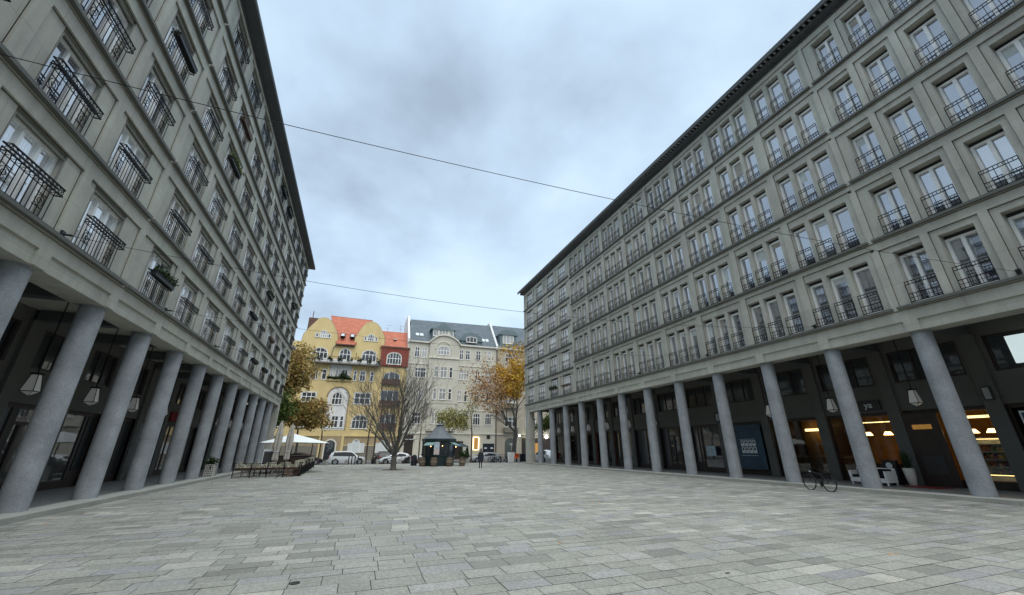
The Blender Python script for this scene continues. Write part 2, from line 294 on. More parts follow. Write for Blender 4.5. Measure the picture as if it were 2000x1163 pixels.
def quads(name, P, U, V, m, parent=None):
    """numpy centres and half vectors -> one mesh of loose quads"""
    n = len(P); vs = np.stack([P - U - V, P + U - V, P + U + V, P - U + V], 1).reshape(-1, 3)
    me = bpy.data.meshes.new(name); me.vertices.add(4 * n); me.vertices.foreach_set('co', vs.astype(np.float32).ravel())
    me.loops.add(4 * n); me.loops.foreach_set('vertex_index', np.arange(4 * n, dtype=np.int32))
    me.polygons.add(n); me.polygons.foreach_set('loop_start', np.arange(0, 4 * n, 4, dtype=np.int32)); me.polygons.foreach_set('loop_total', np.full(n, 4, dtype=np.int32))
    me.materials.append(m); me.update(calc_edges=True); me.validate(); o = bpy.data.objects.new(name, me); C.objects.link(o)
    if parent: o.parent = parent
    return o

# ------------------------------------------------------------------ ground
GZ = -0.14
g = MB().sheet([(-600, -300, GZ - 0.3), (600, -300, GZ - 0.3), (600, 900, GZ - 0.3), (-600, 900, GZ - 0.3)]).build('ground', M['asphalt']); tag(g, kind='structure')
g = MB().box(-7.98, 20.22, -40, 55.6, GZ - 0.28, GZ - 0.012).build('plaza_bed', M['groundj']); tag(g, kind='structure')
g = MB().box(-60, -7.98, 50.9, 55.6, GZ - 0.28, GZ - 0.014).box(20.22, 60, 50.4, 55.6, GZ - 0.28, GZ - 0.014).build('pavement', M['sidewalk']); tag(g, kind='structure')
g = MB().box(-90, 90, 69.5, 74.5, GZ - 0.28, -0.17).build('far_pavement', M['sidewalk']); tag(g, kind='structure')
g = MB().box(-90, 90, 55.6, 69.5, GZ - 0.29, -0.30).build('road', M['asphalt']); tag(g, kind='structure')
# the slabs of the square: long courses across it, two course depths, random lengths, narrow joints
P_, U_, V_ = [], [], []
y = -6.0
while y < 55.4:
    h = random.choice((0.31, 0.31, 0.33, 0.36, 0.44)) if random.random() < 0.9 else 0.3
    x = -7.9 - random.random() * 0.6
    while x < 20.2:
        w = random.choice((0.42, 0.52, 0.6, 0.66, 0.66, 0.72, 0.8)); a = max(x, -7.96); b = min(x + w, 20.2)
        if b - a > 0.06:
            P_.append(((a + b) / 2, y + h / 2, GZ + random.uniform(-0.0015, 0.0015))); j = 0.0055; U_.append(((b - a) / 2 - j, 0, random.uniform(-.001, .001))); V_.append((0, h / 2 - j, random.uniform(-.001, .001)))
        x += w
    y += h
sl = quads('paving', np.array(P_), np.array(U_), np.array(V_), M['slab']); tag(sl, kind='structure')
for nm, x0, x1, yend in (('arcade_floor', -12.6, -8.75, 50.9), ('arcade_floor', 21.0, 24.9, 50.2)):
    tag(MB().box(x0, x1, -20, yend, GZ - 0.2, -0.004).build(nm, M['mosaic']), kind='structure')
def kerb(x0, x1, yend, nm):
    mb = MB(); y = -20.0
    while y < yend:
        ln = 1.72; mb.box(x0, x1, y + 0.004, min(y + ln - 0.004, yend), GZ - 0.2, 0); y += ln
    tag(mb.build(nm, M['kerb']), kind='structure')
kerb(-8.75, -7.97, 50.9, 'kerb'); kerb(20.2, 21.0, 50.2, 'kerb')
mb = MB()
for x in range(-60, 61, 2): mb.box(x, x + 1.98, 55.45, 55.62, GZ - 0.3, GZ - 0.004)
tag(mb.build('kerb', M['kerb']), kind='structure')

# ------------------------------------------------------------------ the two colonnaded blocks
BAY = 3.445
def rail_proto(W, basket, mb):
    """railing in the local frame of a window: x outward, y along, z up from the sill"""
    t = 0.0095; h = W / 2
    if basket:
        x = 0.03
        mb.box(x - t, x + t, -h, h, 0.90, 0.93); mb.box(x - t, x + t, -h, h, 0.04, 0.06); mb.box(x - t, x + t, -h, h, 0.78, 0.795)
        n = int(W / 0.14)
        for i in range(n + 1):
            y = -h + W * i / n; mb.box(x - t * .8, x + t * .8, y - t * .8, y + t * .8, 0.04, 0.92)
        for c in (-W / 3.1, W / 3.1):                                     # scroll ornament between the bars
            for rr, cz_ in ((.15, .44), (.07, .44)):
                for k in range(10):
                    a0, a1 = 2 * PI * k / 10, 2 * PI * (k + 1) / 10; mb.tube((x, c + rr * math.cos(a0), cz_ + rr * math.sin(a0)), (x, c + rr * math.cos(a1), cz_ + rr * math.sin(a1)), 0.009, n=4, cap=False)
            mb.box(x - t, x + t, c - .17, c + .17, .61, .625); mb.box(x - t, x + t, c - .17, c + .17, .26, .275)
        X = 0.19
        for (xx, z) in ((X, 1.0), (X, 0.80), (0.03, 1.02)): mb.box(xx - .015, xx + .015, -h - .03, h + .03, z - .018, z + .018)
        for s in (-1, 1):
            yy = s * (h + .03)
            for z in (1.0, 0.80): mb.box(0.03, X, yy - .008, yy + .008, z - .008, z + .008)
            mb.tube((0.03, yy, .8), (X, yy, 1.0), .008, n=4)
        m = int(W / 0.15)
        for i in range(m + 1):
            y = -h + W * i / m; mb.box(0.03, X, y - .006, y + .006, .795, .807); mb.box(X - .006, X + .006, y - .006, y + .006, .80, 1.0)
            if i < m:
                mb.tube((X, y, .81), (X, y + W / m, .99), .006, n=4); mb.tube((X, y + W / m, .81), (X, y, .99), .006, n=4)
    else:
        x = 0.0; t = .011
        for z in (0.93, 0.80, 0.40, 0.06): mb.box(x - t, x + t, -h, h, z - .014, z + .014)
        n = max(4, int(W / 0.11)) // 2 * 2
        for i in range(n + 1):
            y = -h + W * i / n; mb.box(x - t * .8, x + t * .8, y - .008, y + .008, 0.05 if i % 3 == 0 else 0.80, 0.93)
            if i % 3: mb.box(x - t * .8, x + t * .8, y - .008, y + .008, 0.05, 0.40)
        for s in (-1, 1): mb.box(x - t, x + t, s * h - .010, s * h + .010, 0, .94)
        mb.box(x - t, x + t, -h, h, .222, .236)
def make_window(name, W, H, leaves, depth, basket=False, blind=False, glass='glassR', mull=0.13):
    h = W / 2; f = MB(); fx0, fx1 = -depth - .04, -depth + (.04 if blind else .09); T = 0.075 if blind else .09; top = H - (0.13 if blind else 0.16)
    f.box(fx0, fx1, -h + .01, -h + .01 + T, 0.03, top); f.box(fx0, fx1, h - .01 - T, h - .01, 0.03, top)
    f.box(fx0, fx1, -h + .01 + T, h - .01 - T, top - T, top); f.box(fx0, fx1, -h + .01 + T, h - .01 - T, 0.03, 0.03 + T * 1.3)
    step = (W - .02 - T) / leaves
    for i in range(1, leaves):
        y = -h + .01 + T / 2 + i * step; f.box(fx0, fx1 + .012, y - mull / 2, y + mull / 2, 0.03 + T, top - T)
    win = f.build(name, M['frame_white'])
    p = MB()
    for i in range(leaves):
        y0 = -h + .01 + T / 2 + i * step + (mull / 2 if i else T / 2); y1 = -h + .01 + T / 2 + (i + 1) * step - (mull / 2 if i < leaves - 1 else T / 2)
        dark = .015; p.box(-depth - .030, -depth - .020, y0 - .005, y1 + .005, 0.03 + T, top - T)
    p.build('pane', M[glass], win)
    b = MB()
    if blind:
        b.box(-.20, -0.12, -h + .02, h - .02, H - .13, H - .05); b.box(-.14, -0.08, -h + .02, h - .02, H - .19, H - .165)
        b.box(-0.10, -0.07, -h + .015, -h + .05, 0.02, H - .2); b.box(-0.10, -0.07, h - .05, h - .015, 0.02, H - .2)
    else:
        b.box(-depth - .04, -depth + .03, -h + .012, h - .012, H - .16, H - .004)
    if blind: MB().box(-depth - .04, -depth + .02, -h + .012, h - .012, H - .13, H - .004).build('head_panel', M['greyveil'], win)
    b.build('blind_box', M['blind'] if blind else M['greyveil'], win)
    r = MB(); rail_proto(W - .03, basket, r); r.build('railing', M['iron'], win)
    return win
def place(proto, first, parent, x, y, z, rz):
    o = proto if first else copy_tree(proto)
    o.parent = parent; o.location = (x, y, z); o.rotation_euler = (0, 0, rz); return o
def column_mesh():
    mb = MB(); R = 0.335; prof = []
    for z in (0, 2.02): pass
    pr = [(R * 1.0, 0.0)]
    for z in (2.0, 4.0):
        pr += [(R - .002 * z, z - .008), (R - .002 * z - .006, z - .004), (R - .002 * z - .006, z + .004), (R - .002 * z, z + .008)]
    pr += [(R - .014, 5.93), (R - .03, 5.95), (R - .03, 5.97), (R - .01, 5.975), (R - .01, 6.03)]
    return mb.lathe(pr, n=40)

shade_lines = MB()
def facade_panel(mb, X, s, y0, y1, z0, zt, ops, rec=0.07, back=0.55):
    """recessed panel with openings ops = [(a, b, top)] that all reach down to z0"""
    ops = sorted(ops); cur = y0; A = X - s * rec; B = X - s * back
    for a, b, t in ops:
        if a - cur > 0.002: mb.box(A, B, cur, a, z0, zt)
        if zt - t > 0.003: mb.box(A, B, a, b, t, zt)
        cur = b
    if y1 - cur > 0.002: mb.box(A, B, cur, y1, z0, zt)
    p, q = X - s * (rec + .008), X - s * (rec - .006); shade_lines.box(p, q, y0, y1, zt - .024, zt); shade_lines.box(p, q, y0, y0 + .02, z0, zt - .024); shade_lines.box(p, q, y1 - .02, y1, z0, zt - .024)  # dark strips paint a shade line along panel top and sides

def band(mb, X, s, y0, y1, z0, z1):
    """string band under a ledge, with a shadow groove below the ledge"""
    mb.box(X, X - s * .55, y0, y1, z0, z1 - .21); mb.box(X - s * .10, X - s * .55, y0, y1, z1 - .21, z1 - .155); mb.box(X, X - s * .55, y0, y1, z1 - .155, z1)
LX, RX = -8.31, 20.58           # facade planes
TOP = 22.93
# ---- left block
lb = thing('colonnaded_building', 'long grey block on the left whose windows have projecting plant basket railings', 'building', (LX - 5, 22, 0))
lb_o = Vector((LX - 5, 22, 0))
def pin(o, root, loc): o.parent = root; o.matrix_parent_inverse = Matrix.Identity(4); o.location = Vector(loc) - root.location; return o
def part(mb, name, m, root, smooth=False):
    o = mb.build(name, m); pin(o, root, (0, 0, 0)); 
    if smooth: smooth_by_angle(o)
    return o
Lpil = [13.2 + BAY * k for k in range(-6, 11)] + [50.7]          # pilaster centres
Lwin = {}
def lwin_center(k):           # bay k between Lpil[k], Lpil[k+1]
    c = (Lpil[k] + Lpil[k + 1]) / 2
    if k == 6: c -= 0.27       # next to the wall gap at 16.6
    if k == 7: c += 0.25
    if k == 12: c -= 0.27
    if k == 13: c += 0.25
    return c
wall = MB(); ledge = MB()
WW = 1.84
LZ = [7.05 + 2.69 * k for k in range(6)]
joints = (16.65, 37.3, -4.0)
yA, yB = -22.0, 50.9
for r, z0 in enumerate(LZ):
    zt = z0 + 2.07; zn = LZ[r + 1] if r < 5 else TOP
    for k in range(len(Lpil) - 1):
        a, b = Lpil[k] + .19, Lpil[k + 1] - .19; c = lwin_center(k)
        facade_panel(wall, LX, 1, a, b, z0, zt, [(c - WW / 2, c + WW / 2, zt)])
        wall.box(LX, LX - .55, Lpil[k] - .19, Lpil[k] + .19, z0, zt)
    wall.box(LX, LX - .55, 50.51, yB, z0, zt)
    wall.box(LX, LX - .55, yA, Lpil[0] - .19, z0, zt)
    band(wall, LX, 1, yA, yB, zt, zn) if r < 5 else wall.box(LX, LX - .55, yA, yB, zt, zn)
    cuts = [yA] + sum([[j - .07, j + .07] for j in sorted(joints)], []) + [yB]
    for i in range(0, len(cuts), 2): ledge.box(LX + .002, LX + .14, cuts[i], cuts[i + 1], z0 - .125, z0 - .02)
# architrave: two fasciae, the lower one recessed between the column blocks
wall.box(LX, LX - .9, yA, yB, 6.47, 6.84).box(LX - .07, LX - .9, yA, yB, 6.84, 6.895).box(LX, LX - .9, yA, yB, 6.895, 7.05)
cols_L = [13.01 + BAY * k for k in range(-5, 11)]
cur = yA
for cy in cols_L + [50.45]:
    wall.box(LX - .06, LX - .9, cur, cy - .24, 6.03, 6.47); wall.box(LX, LX - .9, cy - .24, min(cy + .24, yB), 6.03, 6.47); cur = cy + .24
wall.box(LX - .55, LX - 12, yA, yB, 7.05, TOP)
wall.box(LX - .9, LX - 12, yA, yB, 6.62, 7.05)
wall.box(LX - .01, LX - .75, 50.15, yB - .002, 0, 6.03)            # end pier
wall.box(LX - .75, LX - .9, yB - .4, yB - .003, 5.4, 6.03)
part(wall, 'wall', M['stone'], lb); part(shade_lines, 'panel_shade_line', M['joint'], lb); shade_lines = MB(); part(ledge, 'ledge', M['stone_ledge'], lb)
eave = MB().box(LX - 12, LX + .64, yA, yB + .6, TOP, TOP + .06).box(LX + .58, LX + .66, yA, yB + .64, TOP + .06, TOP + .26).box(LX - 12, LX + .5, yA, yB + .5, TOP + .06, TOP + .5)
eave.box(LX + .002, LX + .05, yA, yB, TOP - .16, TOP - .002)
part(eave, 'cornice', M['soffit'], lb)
cp = None; cmesh = None
def columns(root, X, ys):
    global cmesh
    for cy in ys:
        if cmesh is None:
            o = column_mesh().build('column', M['column']); smooth_by_angle(o, 35); cmesh = o.data
        else:
            o = bpy.data.objects.new('column', cmesh); C.objects.link(o)
        pin(o, root, (X, cy, 0)); o.rotation_euler = (0, 0, random.random() * 6)
columns(lb, -8.757, cols_L)
pw = make_window('window', WW, 2.07, 3, .27, basket=True, blind=True, glass='glassL', mull=.09)
first = True
for r, z0 in enumerate(LZ):
    for k in range(2, len(Lpil) - 1):
        o = pw if first else copy_tree(pw); first = False
        pin(o, lb, (LX, lwin_center(k), z0))
# ---- arcade interior (shared builder)
def arcade(root, s, colX, backX, ys, yA, yB, shop_skip=(), kind='L'):
    """s=+1 when the square lies towards +x"""
    st = MB(); cl = MB(); fr = MB(); gl = MB(); ob = MB()
    bx = backX
    yend = yB
    for cy in ys:
        st.box(bx, bx + s * .13, cy - .26, cy + .26, -.002, 6.2); 
        part(MB().box(colX - s * .34, bx + s * .13, cy - .2, cy + .2, 6.2, 6.6), 'ceiling_beam', M['soffit'], root)
    Y = sorted(ys); segs = list(zip(Y[:-1], Y[1:]))
    for a, b in segs:
        st.box(bx - s * .3, bx, a - .0, b, 3.26, 4.56); st.box(bx - s * .3, bx, a, b, 6.06, 6.62)
        if kind == 'L': wl, wr = a + .75, b - .55
        else: wl, wr = a + .42, b - .42
        st.box(bx - s * .3, bx, a, wl, 4.56, 6.06); st.box(bx - s * .3, bx, wr, b, 4.56, 6.06)
        x1 = bx - s * .1
        for (p, q, z, w) in ((wl, wr, 4.56, 1.5),):
            fr = MB(); gl = MB()
            fr.box(x1, x1 - s * .1, p, p + .1, z, z + w); fr.box(x1, x1 - s * .1, q - .1, q, z, z + w); fr.box(x1, x1 - s * .1, p + .1, q - .1, z, z + .09); fr.box(x1, x1 - s * .1, p + .1, q - .1, z + w - .09, z + w)
            m1 = p + (q - p) / 3; m2 = p + 2 * (q - p) / 3
            for mm in (m1, m2): fr.box(x1, x1 - s * .1, mm - .04, mm + .04, z + .09, z + w - .09)
            gl.box(x1 - s * .05, x1 - s * .06, p + .1, q - .1, z + .09, z + w - .09)
            if a > -1: wf = part(fr, 'mezzanine_window', M['darkwood'], root); gl.build('pane', M['glassD'], wf)
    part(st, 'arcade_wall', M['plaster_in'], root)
def shopfront(root, s, bx, a, b, style, doors=True):
    """dark timber front between piers a..b"""
    a += .26 if style != 'x' else 0; b -= .26
    e_ = empty('shopfront'); pin(e_, root, (bx - s * .12, (a + b) / 2, 0)); w = b - a; h = w / 2
    f = MB(); t = .09
    def bx_(y0, y1, z0, z1, m=f, x0=0, x1=.09): m.box(-s * x0, -s * x1, y0, y1, z0, z1)
    bx_(-h, h, 3.1, 3.26); bx_(-h, -h + t, 0, 3.1); bx_(h - t, h, 0, 3.1)
    g = MB()
    if style == 'door':      # double door with side lights
        d = .62
        for yy in (-d, d): bx_(yy - .08, yy + .08, 0, 3.1)
        bx_(-d + .08, d - .08, 2.5, 2.62); bx_(-.07, .07, 0, 2.5, x0=-.02)
        for sd in (-1, 1): bx_(sd * .07, sd * (d - .08), 0, .5); bx_(sd * (d + .08), sd * (h - t), 0, .35)
        for yy in (-.32, .32): bx_(yy - .012, yy + .012, 1.0, 1.5, x0=-.06, x1=-.04)
        g.box(-s * .04, -s * .05, -h + t, h - t, .2, 3.1)
    else:
        bx_(-h + t, h - t, 0, .32)
        if style in ('plain', 'split'): bx_(-.05 + (.5 if style == 'split' else 0), .05 + (.5 if style == 'split' else 0), .32, 3.1)
        if style == 'split': bx_(.55, h - t, .32, .7); bx_(.75, .82, .7, 3.1)
        g.box(-s * .04, -s * .05, -h + t, h - t, .32, 3.1)
    f.build('door_frame' if style == 'door' else 'window_frame', M['darkwood'], e_)
    g.build('glass', M['clear'] if style == 'lit' else M['glassD'], e_)
    return e_
arcade(lb, 1, -8.757, -12.1, cols_L + [49.9], yA, yB, kind='L')
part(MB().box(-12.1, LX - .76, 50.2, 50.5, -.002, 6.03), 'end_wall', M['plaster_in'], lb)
styles = ['door', 'split', 'plain', 'door', 'split']
ys = sorted(cols_L + [49.9])
for i, (a, b) in enumerate(zip(ys[:-1], ys[1:])):
    if a > 2: shopfront(lb, 1, -12.1, a, b, styles[(i + 1) % 5] if a < 19 or a > 22 else 'door')
part(MB().box(LX - 3.79 - .3, LX - 12, yA, yB, -.1, 6.6), 'building_core', M['darkwood'], lb)
# ---- right block
rb = thing('colonnaded_building', 'long grey block on the right with flush window rails and lit shops', 'building', (RX + 5, 22, 0))
wall = MB(); ledge = MB()
yB = 50.25; yJ1, yJ2 = 8.95, 36.36
cols_R = [12.08 + BAY * k for k in range(-8, 11)]
Z5 = [7.10 + 3.19 * k for k in range(5)]; Z6 = [7.10 + 2.64 * k for k in range(6)]
near, mid, end = [], [], []
# near part: two windows to the bay
for r, z0 in enumerate(Z5):
    zn = Z5[r + 1] if r < 4 else TOP; zt = z0 + (2.64 if r < 4 else 2.58)
    edges = []
    for k in range(-1, 12):
        b = 8.82 - 1.7225 * k; a = b - 1.46
        if k == -1: continue
        w0 = b - 1.26 if k else b - 1.44
        wc = w0 + .52 if k else 7.87
        facade_panel(wall, RX, -1, a, b, z0, zt, [(wc - .51, wc + .51, z0 + 2.37)])
        wall.box(RX, RX + .55, a - .2625, a, z0, zt)
        near.append((wc, z0))
        last = a - .2625
    wall.box(RX, RX + .55, 8.82, 9.08, z0, zt); wall.box(RX, RX + .55, -22, last, z0, zt)
    band(wall, RX, -1, -22, yJ1, zt, zn) if r < 4 else wall.box(RX, RX + .55, -22, yJ1, zt, zn)
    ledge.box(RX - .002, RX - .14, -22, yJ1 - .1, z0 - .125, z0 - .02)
    # middle part: triplets
    zt = z0 + (2.78 if r < 4 else 2.66)
    for k in range(8):
        a = 9.08 + BAY * k; b = a + 3.07; ops = []
        for q in range(3):
            p = a + .27 + q * 1.0; ops.append((p, p + .77, z0 + 2.40)); mid.append((p + .385, z0))
        facade_panel(wall, RX, -1, a, b, z0, zt, ops)
        wall.box(RX, RX + .55, b, a + BAY, z0, zt)
    wall.box(RX, RX + .55, yJ1, 36.64, zt, zn) if r == 99 else None
    band(wall, RX, -1, yJ1, 9.08 + BAY * 8, zt, zn) if r < 4 else wall.box(RX, RX + .55, yJ1, 9.08 + BAY * 8, zt, zn)
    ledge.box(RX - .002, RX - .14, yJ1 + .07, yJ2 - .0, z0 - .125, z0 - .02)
endc = [38.3, 41.4, 44.85, 48.2]; endp = [(36.64, 39.9), (40.2, 43.3), (43.6, 46.75), (47.05, 50.0)]
for r, z0 in enumerate(Z6):
    zn = Z6[r + 1] if r < 5 else TOP; zt = z0 + 2.08
    for c, (a, b) in zip(endc, endp):
        facade_panel(wall, RX, -1, a, b, z0, zt, [(c - .89, c + .89, zt)]); end.append((c, z0))
    for a, b in ((39.9, 40.2), (43.3, 43.6), (46.75, 47.05), (50.0, yB)): wall.box(RX, RX + .55, a, b, z0, zt)
    band(wall, RX, -1, 36.64, yB, zt, zn) if r < 5 else wall.box(RX, RX + .55, 36.64, yB, zt, zn)
    ledge.box(RX - .002, RX - .14, yJ2 + .2, yB, z0 - .125, z0 - .02)
wall.box(RX, RX + .9, -22, yB, 6.47, 6.89).box(RX + .07, RX + .9, -22, yB, 6.89, 6.945).box(RX, RX + .9, -22, yB, 6.945, 7.10)
cur = -22
for cy in cols_R + [49.6]:
    wall.box(RX + .06, RX + .9, cur, cy - .24, 6.03, 6.47); wall.box(RX, RX + .9, cy - .24, min(cy + .24, yB), 6.03, 6.47); cur = cy + .24
wall.box(RX + .06, RX + .9, cur, yB, 6.03, 6.47)
wall.box(RX + .55, RX + 12, -22, yB, 7.10, TOP); wall.box(RX + .9, RX + 12, -22, yB, 6.62, 7.10)
wall.box(RX + .01, RX + .75, 48.95, yB - .002, 0, 6.03)
part(wall, 'wall', M['stone'], rb); part(shade_lines, 'panel_shade_line', M['joint'], rb); part(ledge, 'ledge', M['stone_ledge'], rb)
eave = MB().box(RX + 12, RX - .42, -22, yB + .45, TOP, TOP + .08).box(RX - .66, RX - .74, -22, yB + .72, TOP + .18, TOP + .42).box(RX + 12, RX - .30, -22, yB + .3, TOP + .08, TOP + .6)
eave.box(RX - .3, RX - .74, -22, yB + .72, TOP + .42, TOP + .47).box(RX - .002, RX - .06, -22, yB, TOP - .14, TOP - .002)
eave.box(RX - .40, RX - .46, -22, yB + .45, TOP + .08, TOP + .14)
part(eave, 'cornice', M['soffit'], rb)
y = 2.0; i = 0; bmesh_ = None; bk = MB()
while y < yB:
    m = MB().box(RX - .31, RX - .655, 0, .09, TOP + .14, TOP + .38)
    if i < 100:
        if bmesh_ is None: o = m.build('gutter_bracket', M['frame_grey']); bmesh_ = o.data
        else: o = bpy.data.objects.new('gutter_bracket', bmesh_); C.objects.link(o)
        pin(o, rb, (0, y, 0))
    else: bk.box(RX - .31, RX - .655, y, y + .09, TOP + .14, TOP + .38)
    y += .287; i += 1
part(bk, 'gutter_bracket', M['frame_grey'], rb)['kind'] = 'stuff'
columns(rb, 21.033, cols_R)
pn = make_window('double_window', 1.02, 2.37, 2, .48, mull=.12); pm = make_window('narrow_window', .77, 2.40, 1, .38); pe = make_window('triple_window', 1.78, 2.08, 3, .28, glass='glassL', mull=.09)
first = True
for (c, z) in near:
    if c < -1.5: continue
    o = pn if first else copy_tree(pn); first = False; pin(o, rb, (RX, c, z)); o.rotation_euler = (0, 0, PI)
first = True
mid.sort(key=lambda t: t[0])
for (c, z) in mid[:100]:
    o = pm if first else copy_tree(pm); first = False; pin(o, rb, (RX, c, z)); o.rotation_euler = (0, 0, PI)
first = True
for (c, z) in end:
    o = pe if first else copy_tree(pe); first = False; pin(o, rb, (RX, c, z)); o.rotation_euler = (0, 0, PI)
def merged(objs, name, m, places):
    me = objs.data; vs = [v.co.copy() for v in me.vertices]; fs = [tuple(p.vertices) for p in me.polygons]; mb = MB()
    for (c, z) in places: mb.add([(RX - v.x, c - v.y, z + v.z) for v in vs], fs)
    return mb
far = mid[100:]
stf = part(merged(pm, 'n', None, far), 'narrow_window', M['frame_white'], rb); stf['kind'] = 'stuff'
for ch in pm.children:
    o = merged(ch, 'n', None, far).build(ch.name.split('.')[0], ch.data.materials[0], stf)
arcade(rb, -1, 21.033, 24.4, cols_R + [49.75], -22, 50, kind='R')
part(MB().box(24.75, RX + 12, -22, 12.30, -.1, 6.6).box(27.2, RX + 12, 12.3, 19.0, -.1, 6.6).box(24.75, RX + 12, 19.0, 39.6, -.1, 6.6), 'building_core', M['darkwood'], rb) if False else None
part(MB().box(24.30, 24.36, 10.55, 11.85, 2.75, 3.1).box(24.30, 24.36, 10.55, 10.68, 0, 2.75).box(24.30, 24.36, 11.72, 11.85, 0, 2.75).box(24.31, 24.355, 10.68, 11.72, 0, 2.75), 'door', M['darkwood'], rb); part(MB().box(24.285, 24.305, 10.8, 11.6, .5, 1.25), 'door_notice', M['greyveil'], rb); part(MB().box(24.285, 24.305, 10.85, 11.55, 2.4, 2.6), 'door_transom_light', M['signyellow'], rb)
R_st = {}
ysr = cols_R + [49.75]
for i, (a, b) in enumerate(zip(ysr[:-1], ysr[1:])):
    if a < 1.5: continue
    st = 'lit' if (5 < a < 15.6 or a > 36) else ['door', 'plain', 'split'][i % 3]
    shopfront(rb, -1, 24.4, a, b, st)
# shop interiors: dark core behind, open rooms where the photograph shows lights
core = MB()
core.box(24.75, 34, -22, 5.2, -.1, 6.6).box(24.75, 34, 18.95, 36.2, -.1, 6.6).box(27.6, 34, 5.2, 18.95, -.1, 6.6).box(24.75, 27.6, 5.2, 18.95, 3.3, 6.6)
core.box(24.75, 27.6, 8.53, 8.73, -.1, 3.3).box(27.6, 34, 36.2, 49.8, -.1, 6.6).box(24.75, 27.6, 36.2, 49.8, 3.3, 6.6).box(24.75, 34, 49.8, 50.1, -.1, 6.6).box(24.75, 27.6, 15.43, 15.63, -.1, 3.3)
part(core, 'building_core', M['darkwood'], rb)
part(MB().box(27.5, 27.58, 5.3, 18.9, 0, 3.28), 'room_wall', M['ochre'], rb); part(MB().box(27.5, 27.58, 36.3, 49.7, 0, 3.28), 'room_wall', M['brick'], rb)
part(MB().box(24.72, 27.5, 5.2, 18.95, -.02, .012).box(24.72, 27.5, 36.2, 49.8, -.02, .012), 'room_floor', M['brownwood'], rb)

rb2 = random.Random(17)
for w_ in list(lb.children) + list(rb.children):
    k = w_.name.split('.')[0]
    if k not in ('window', 'double_window', 'narrow_window') or rb2.random() > .24 or w_.get('kind'): continue
    W, H, dp = {'window': (1.66, 1.88, .27), 'double_window': (.80, 2.12, .48), 'narrow_window': (.56, 2.15, .38)}[k]
    dr_ = rb2.choice((.25, .4, .6, .9)); half = rb2.random() < .4
    MB().box(-dp - .018, -dp - .012, -W / 2, (0 if half else W / 2), H - dr_, H).build('inner_blind', M['paper'] if rb2.random() < .6 else M['canvas_beige'], w_)
# ------------------------------------------------------------------ things inside and on the arcades
def lantern(loc, label, sc=1.0):
    t = thing('pendant_lantern', label, 'lantern', loc, 0, 'pyramid lanterns hanging in the arcades')
    a, b = .09, .17; zt, zb, zp = .56, 0.0, -.14
    g = MB(); A = [(-a, -a, zt), (a, -a, zt), (a, a, zt), (-a, a, zt)]; B = [(-b, -b, zb), (b, -b, zb), (b, b, zb), (-b, b, zb)]
    g.add(A + B + [(0, 0, zp)], [(0, 1, 5, 4), (1, 2, 6, 5), (2, 3, 7, 6), (3, 0, 4, 7), (4, 5, 8), (5, 6, 8), (6, 7, 8), (7, 4, 8)]); g.build('lamp_shade', M['lampglass'], t)
    f = MB()
    for p, q in zip(A, B): f.tube(p, q, .012, n=4); f.tube(q, (0, 0, zp), .008, n=4)
    for i in range(4): f.tube(B[i], B[(i + 1) % 4], .018, n=4); f.tube(A[i], A[(i + 1) % 4], .02, n=4)
    f.box(-a - .04, a + .04, -a - .04, a + .04, zt, zt + .045).tube((0, 0, zt), (0, 0, 6.62 - loc[2]), .018, n=6)
    f.build('lamp_frame', M['iron'], t); return t
ordw = ['first', 'second', 'third', 'fourth', 'fifth', 'sixth', 'seventh', 'eighth', 'ninth', 'tenth', 'eleventh', 'twelfth']
bl = [c + BAY / 2 for c in cols_L if 12 < c < 47]
for i, yy in enumerate(bl): lantern((-10.4, yy, 3.42), 'milky pyramid lantern in the left arcade, %s in its row counted from the camera' % ordw[i])
br = [c + BAY / 2 for c in cols_R if 8 < c < 46]
for i, yy in enumerate(br):
    lantern((22.7, yy, 3.42), 'milky pyramid lantern in the right arcade, %s in its row counted from the camera' % ordw[i])
# shop lamps
def shoplamp(loc, label, m='warm', r=.2):
    t = thing('shop_lamp', label, 'lamp', loc, 0, 'warm lamps in the lit shops')
    MB().lathe([(r * .55, .16), (r, 0), (r * .96, 0), (r * .5, .15)], n=14).build('lamp_shade', M[m], t); MB().tube((0, 0, .16), (0, 0, 3.28 - loc[2]), .008).build('cord', M['black'], t)
shoplamp((25.6, 14.15, 2.22), 'warm lampshade in the sofa window, the one further from the camera'); shoplamp((25.6, 13.25, 2.22), 'warm lampshade in the sofa window, the one nearer the camera')
shoplamp((25.3, 10.0, 2.2), 'warm lampshade above the goods shelf, beside the near column', r=.24); shoplamp((25.3, 9.35, 2.2), 'warm lampshade above the goods shelf, next to the dark pier', r=.2)
shoplamp((25.2, 43.0, 2.1), 'small warm lamp in the far corner shop', 'whitehot', .14); shoplamp((25.2, 46.8, 2.6), 'round bright lamp in the far corner cafe', 'whitehot', .2)
t = tag(MB().box(25.9, 25.98, 12.7, 15.2, 2.86, 2.90).build('light_strip', M['warmhot']), 'thin glowing yellow light strip under the ceiling of the sofa window shop', 'lamp')
t = tag(MB().box(25.3, 25.4, 8.95, 10.4, 2.82, 2.92).build('light_strip', M['warmhot']), 'glowing yellow light strip above the goods shelf shop', 'lamp')
t = tag(MB().box(27.0, 27.1, 16.0, 18.4, 2.6, 2.75).build('light_strip', M['warmhot']), 'glowing strip in the shop with the ochre wall and bench', 'lamp')
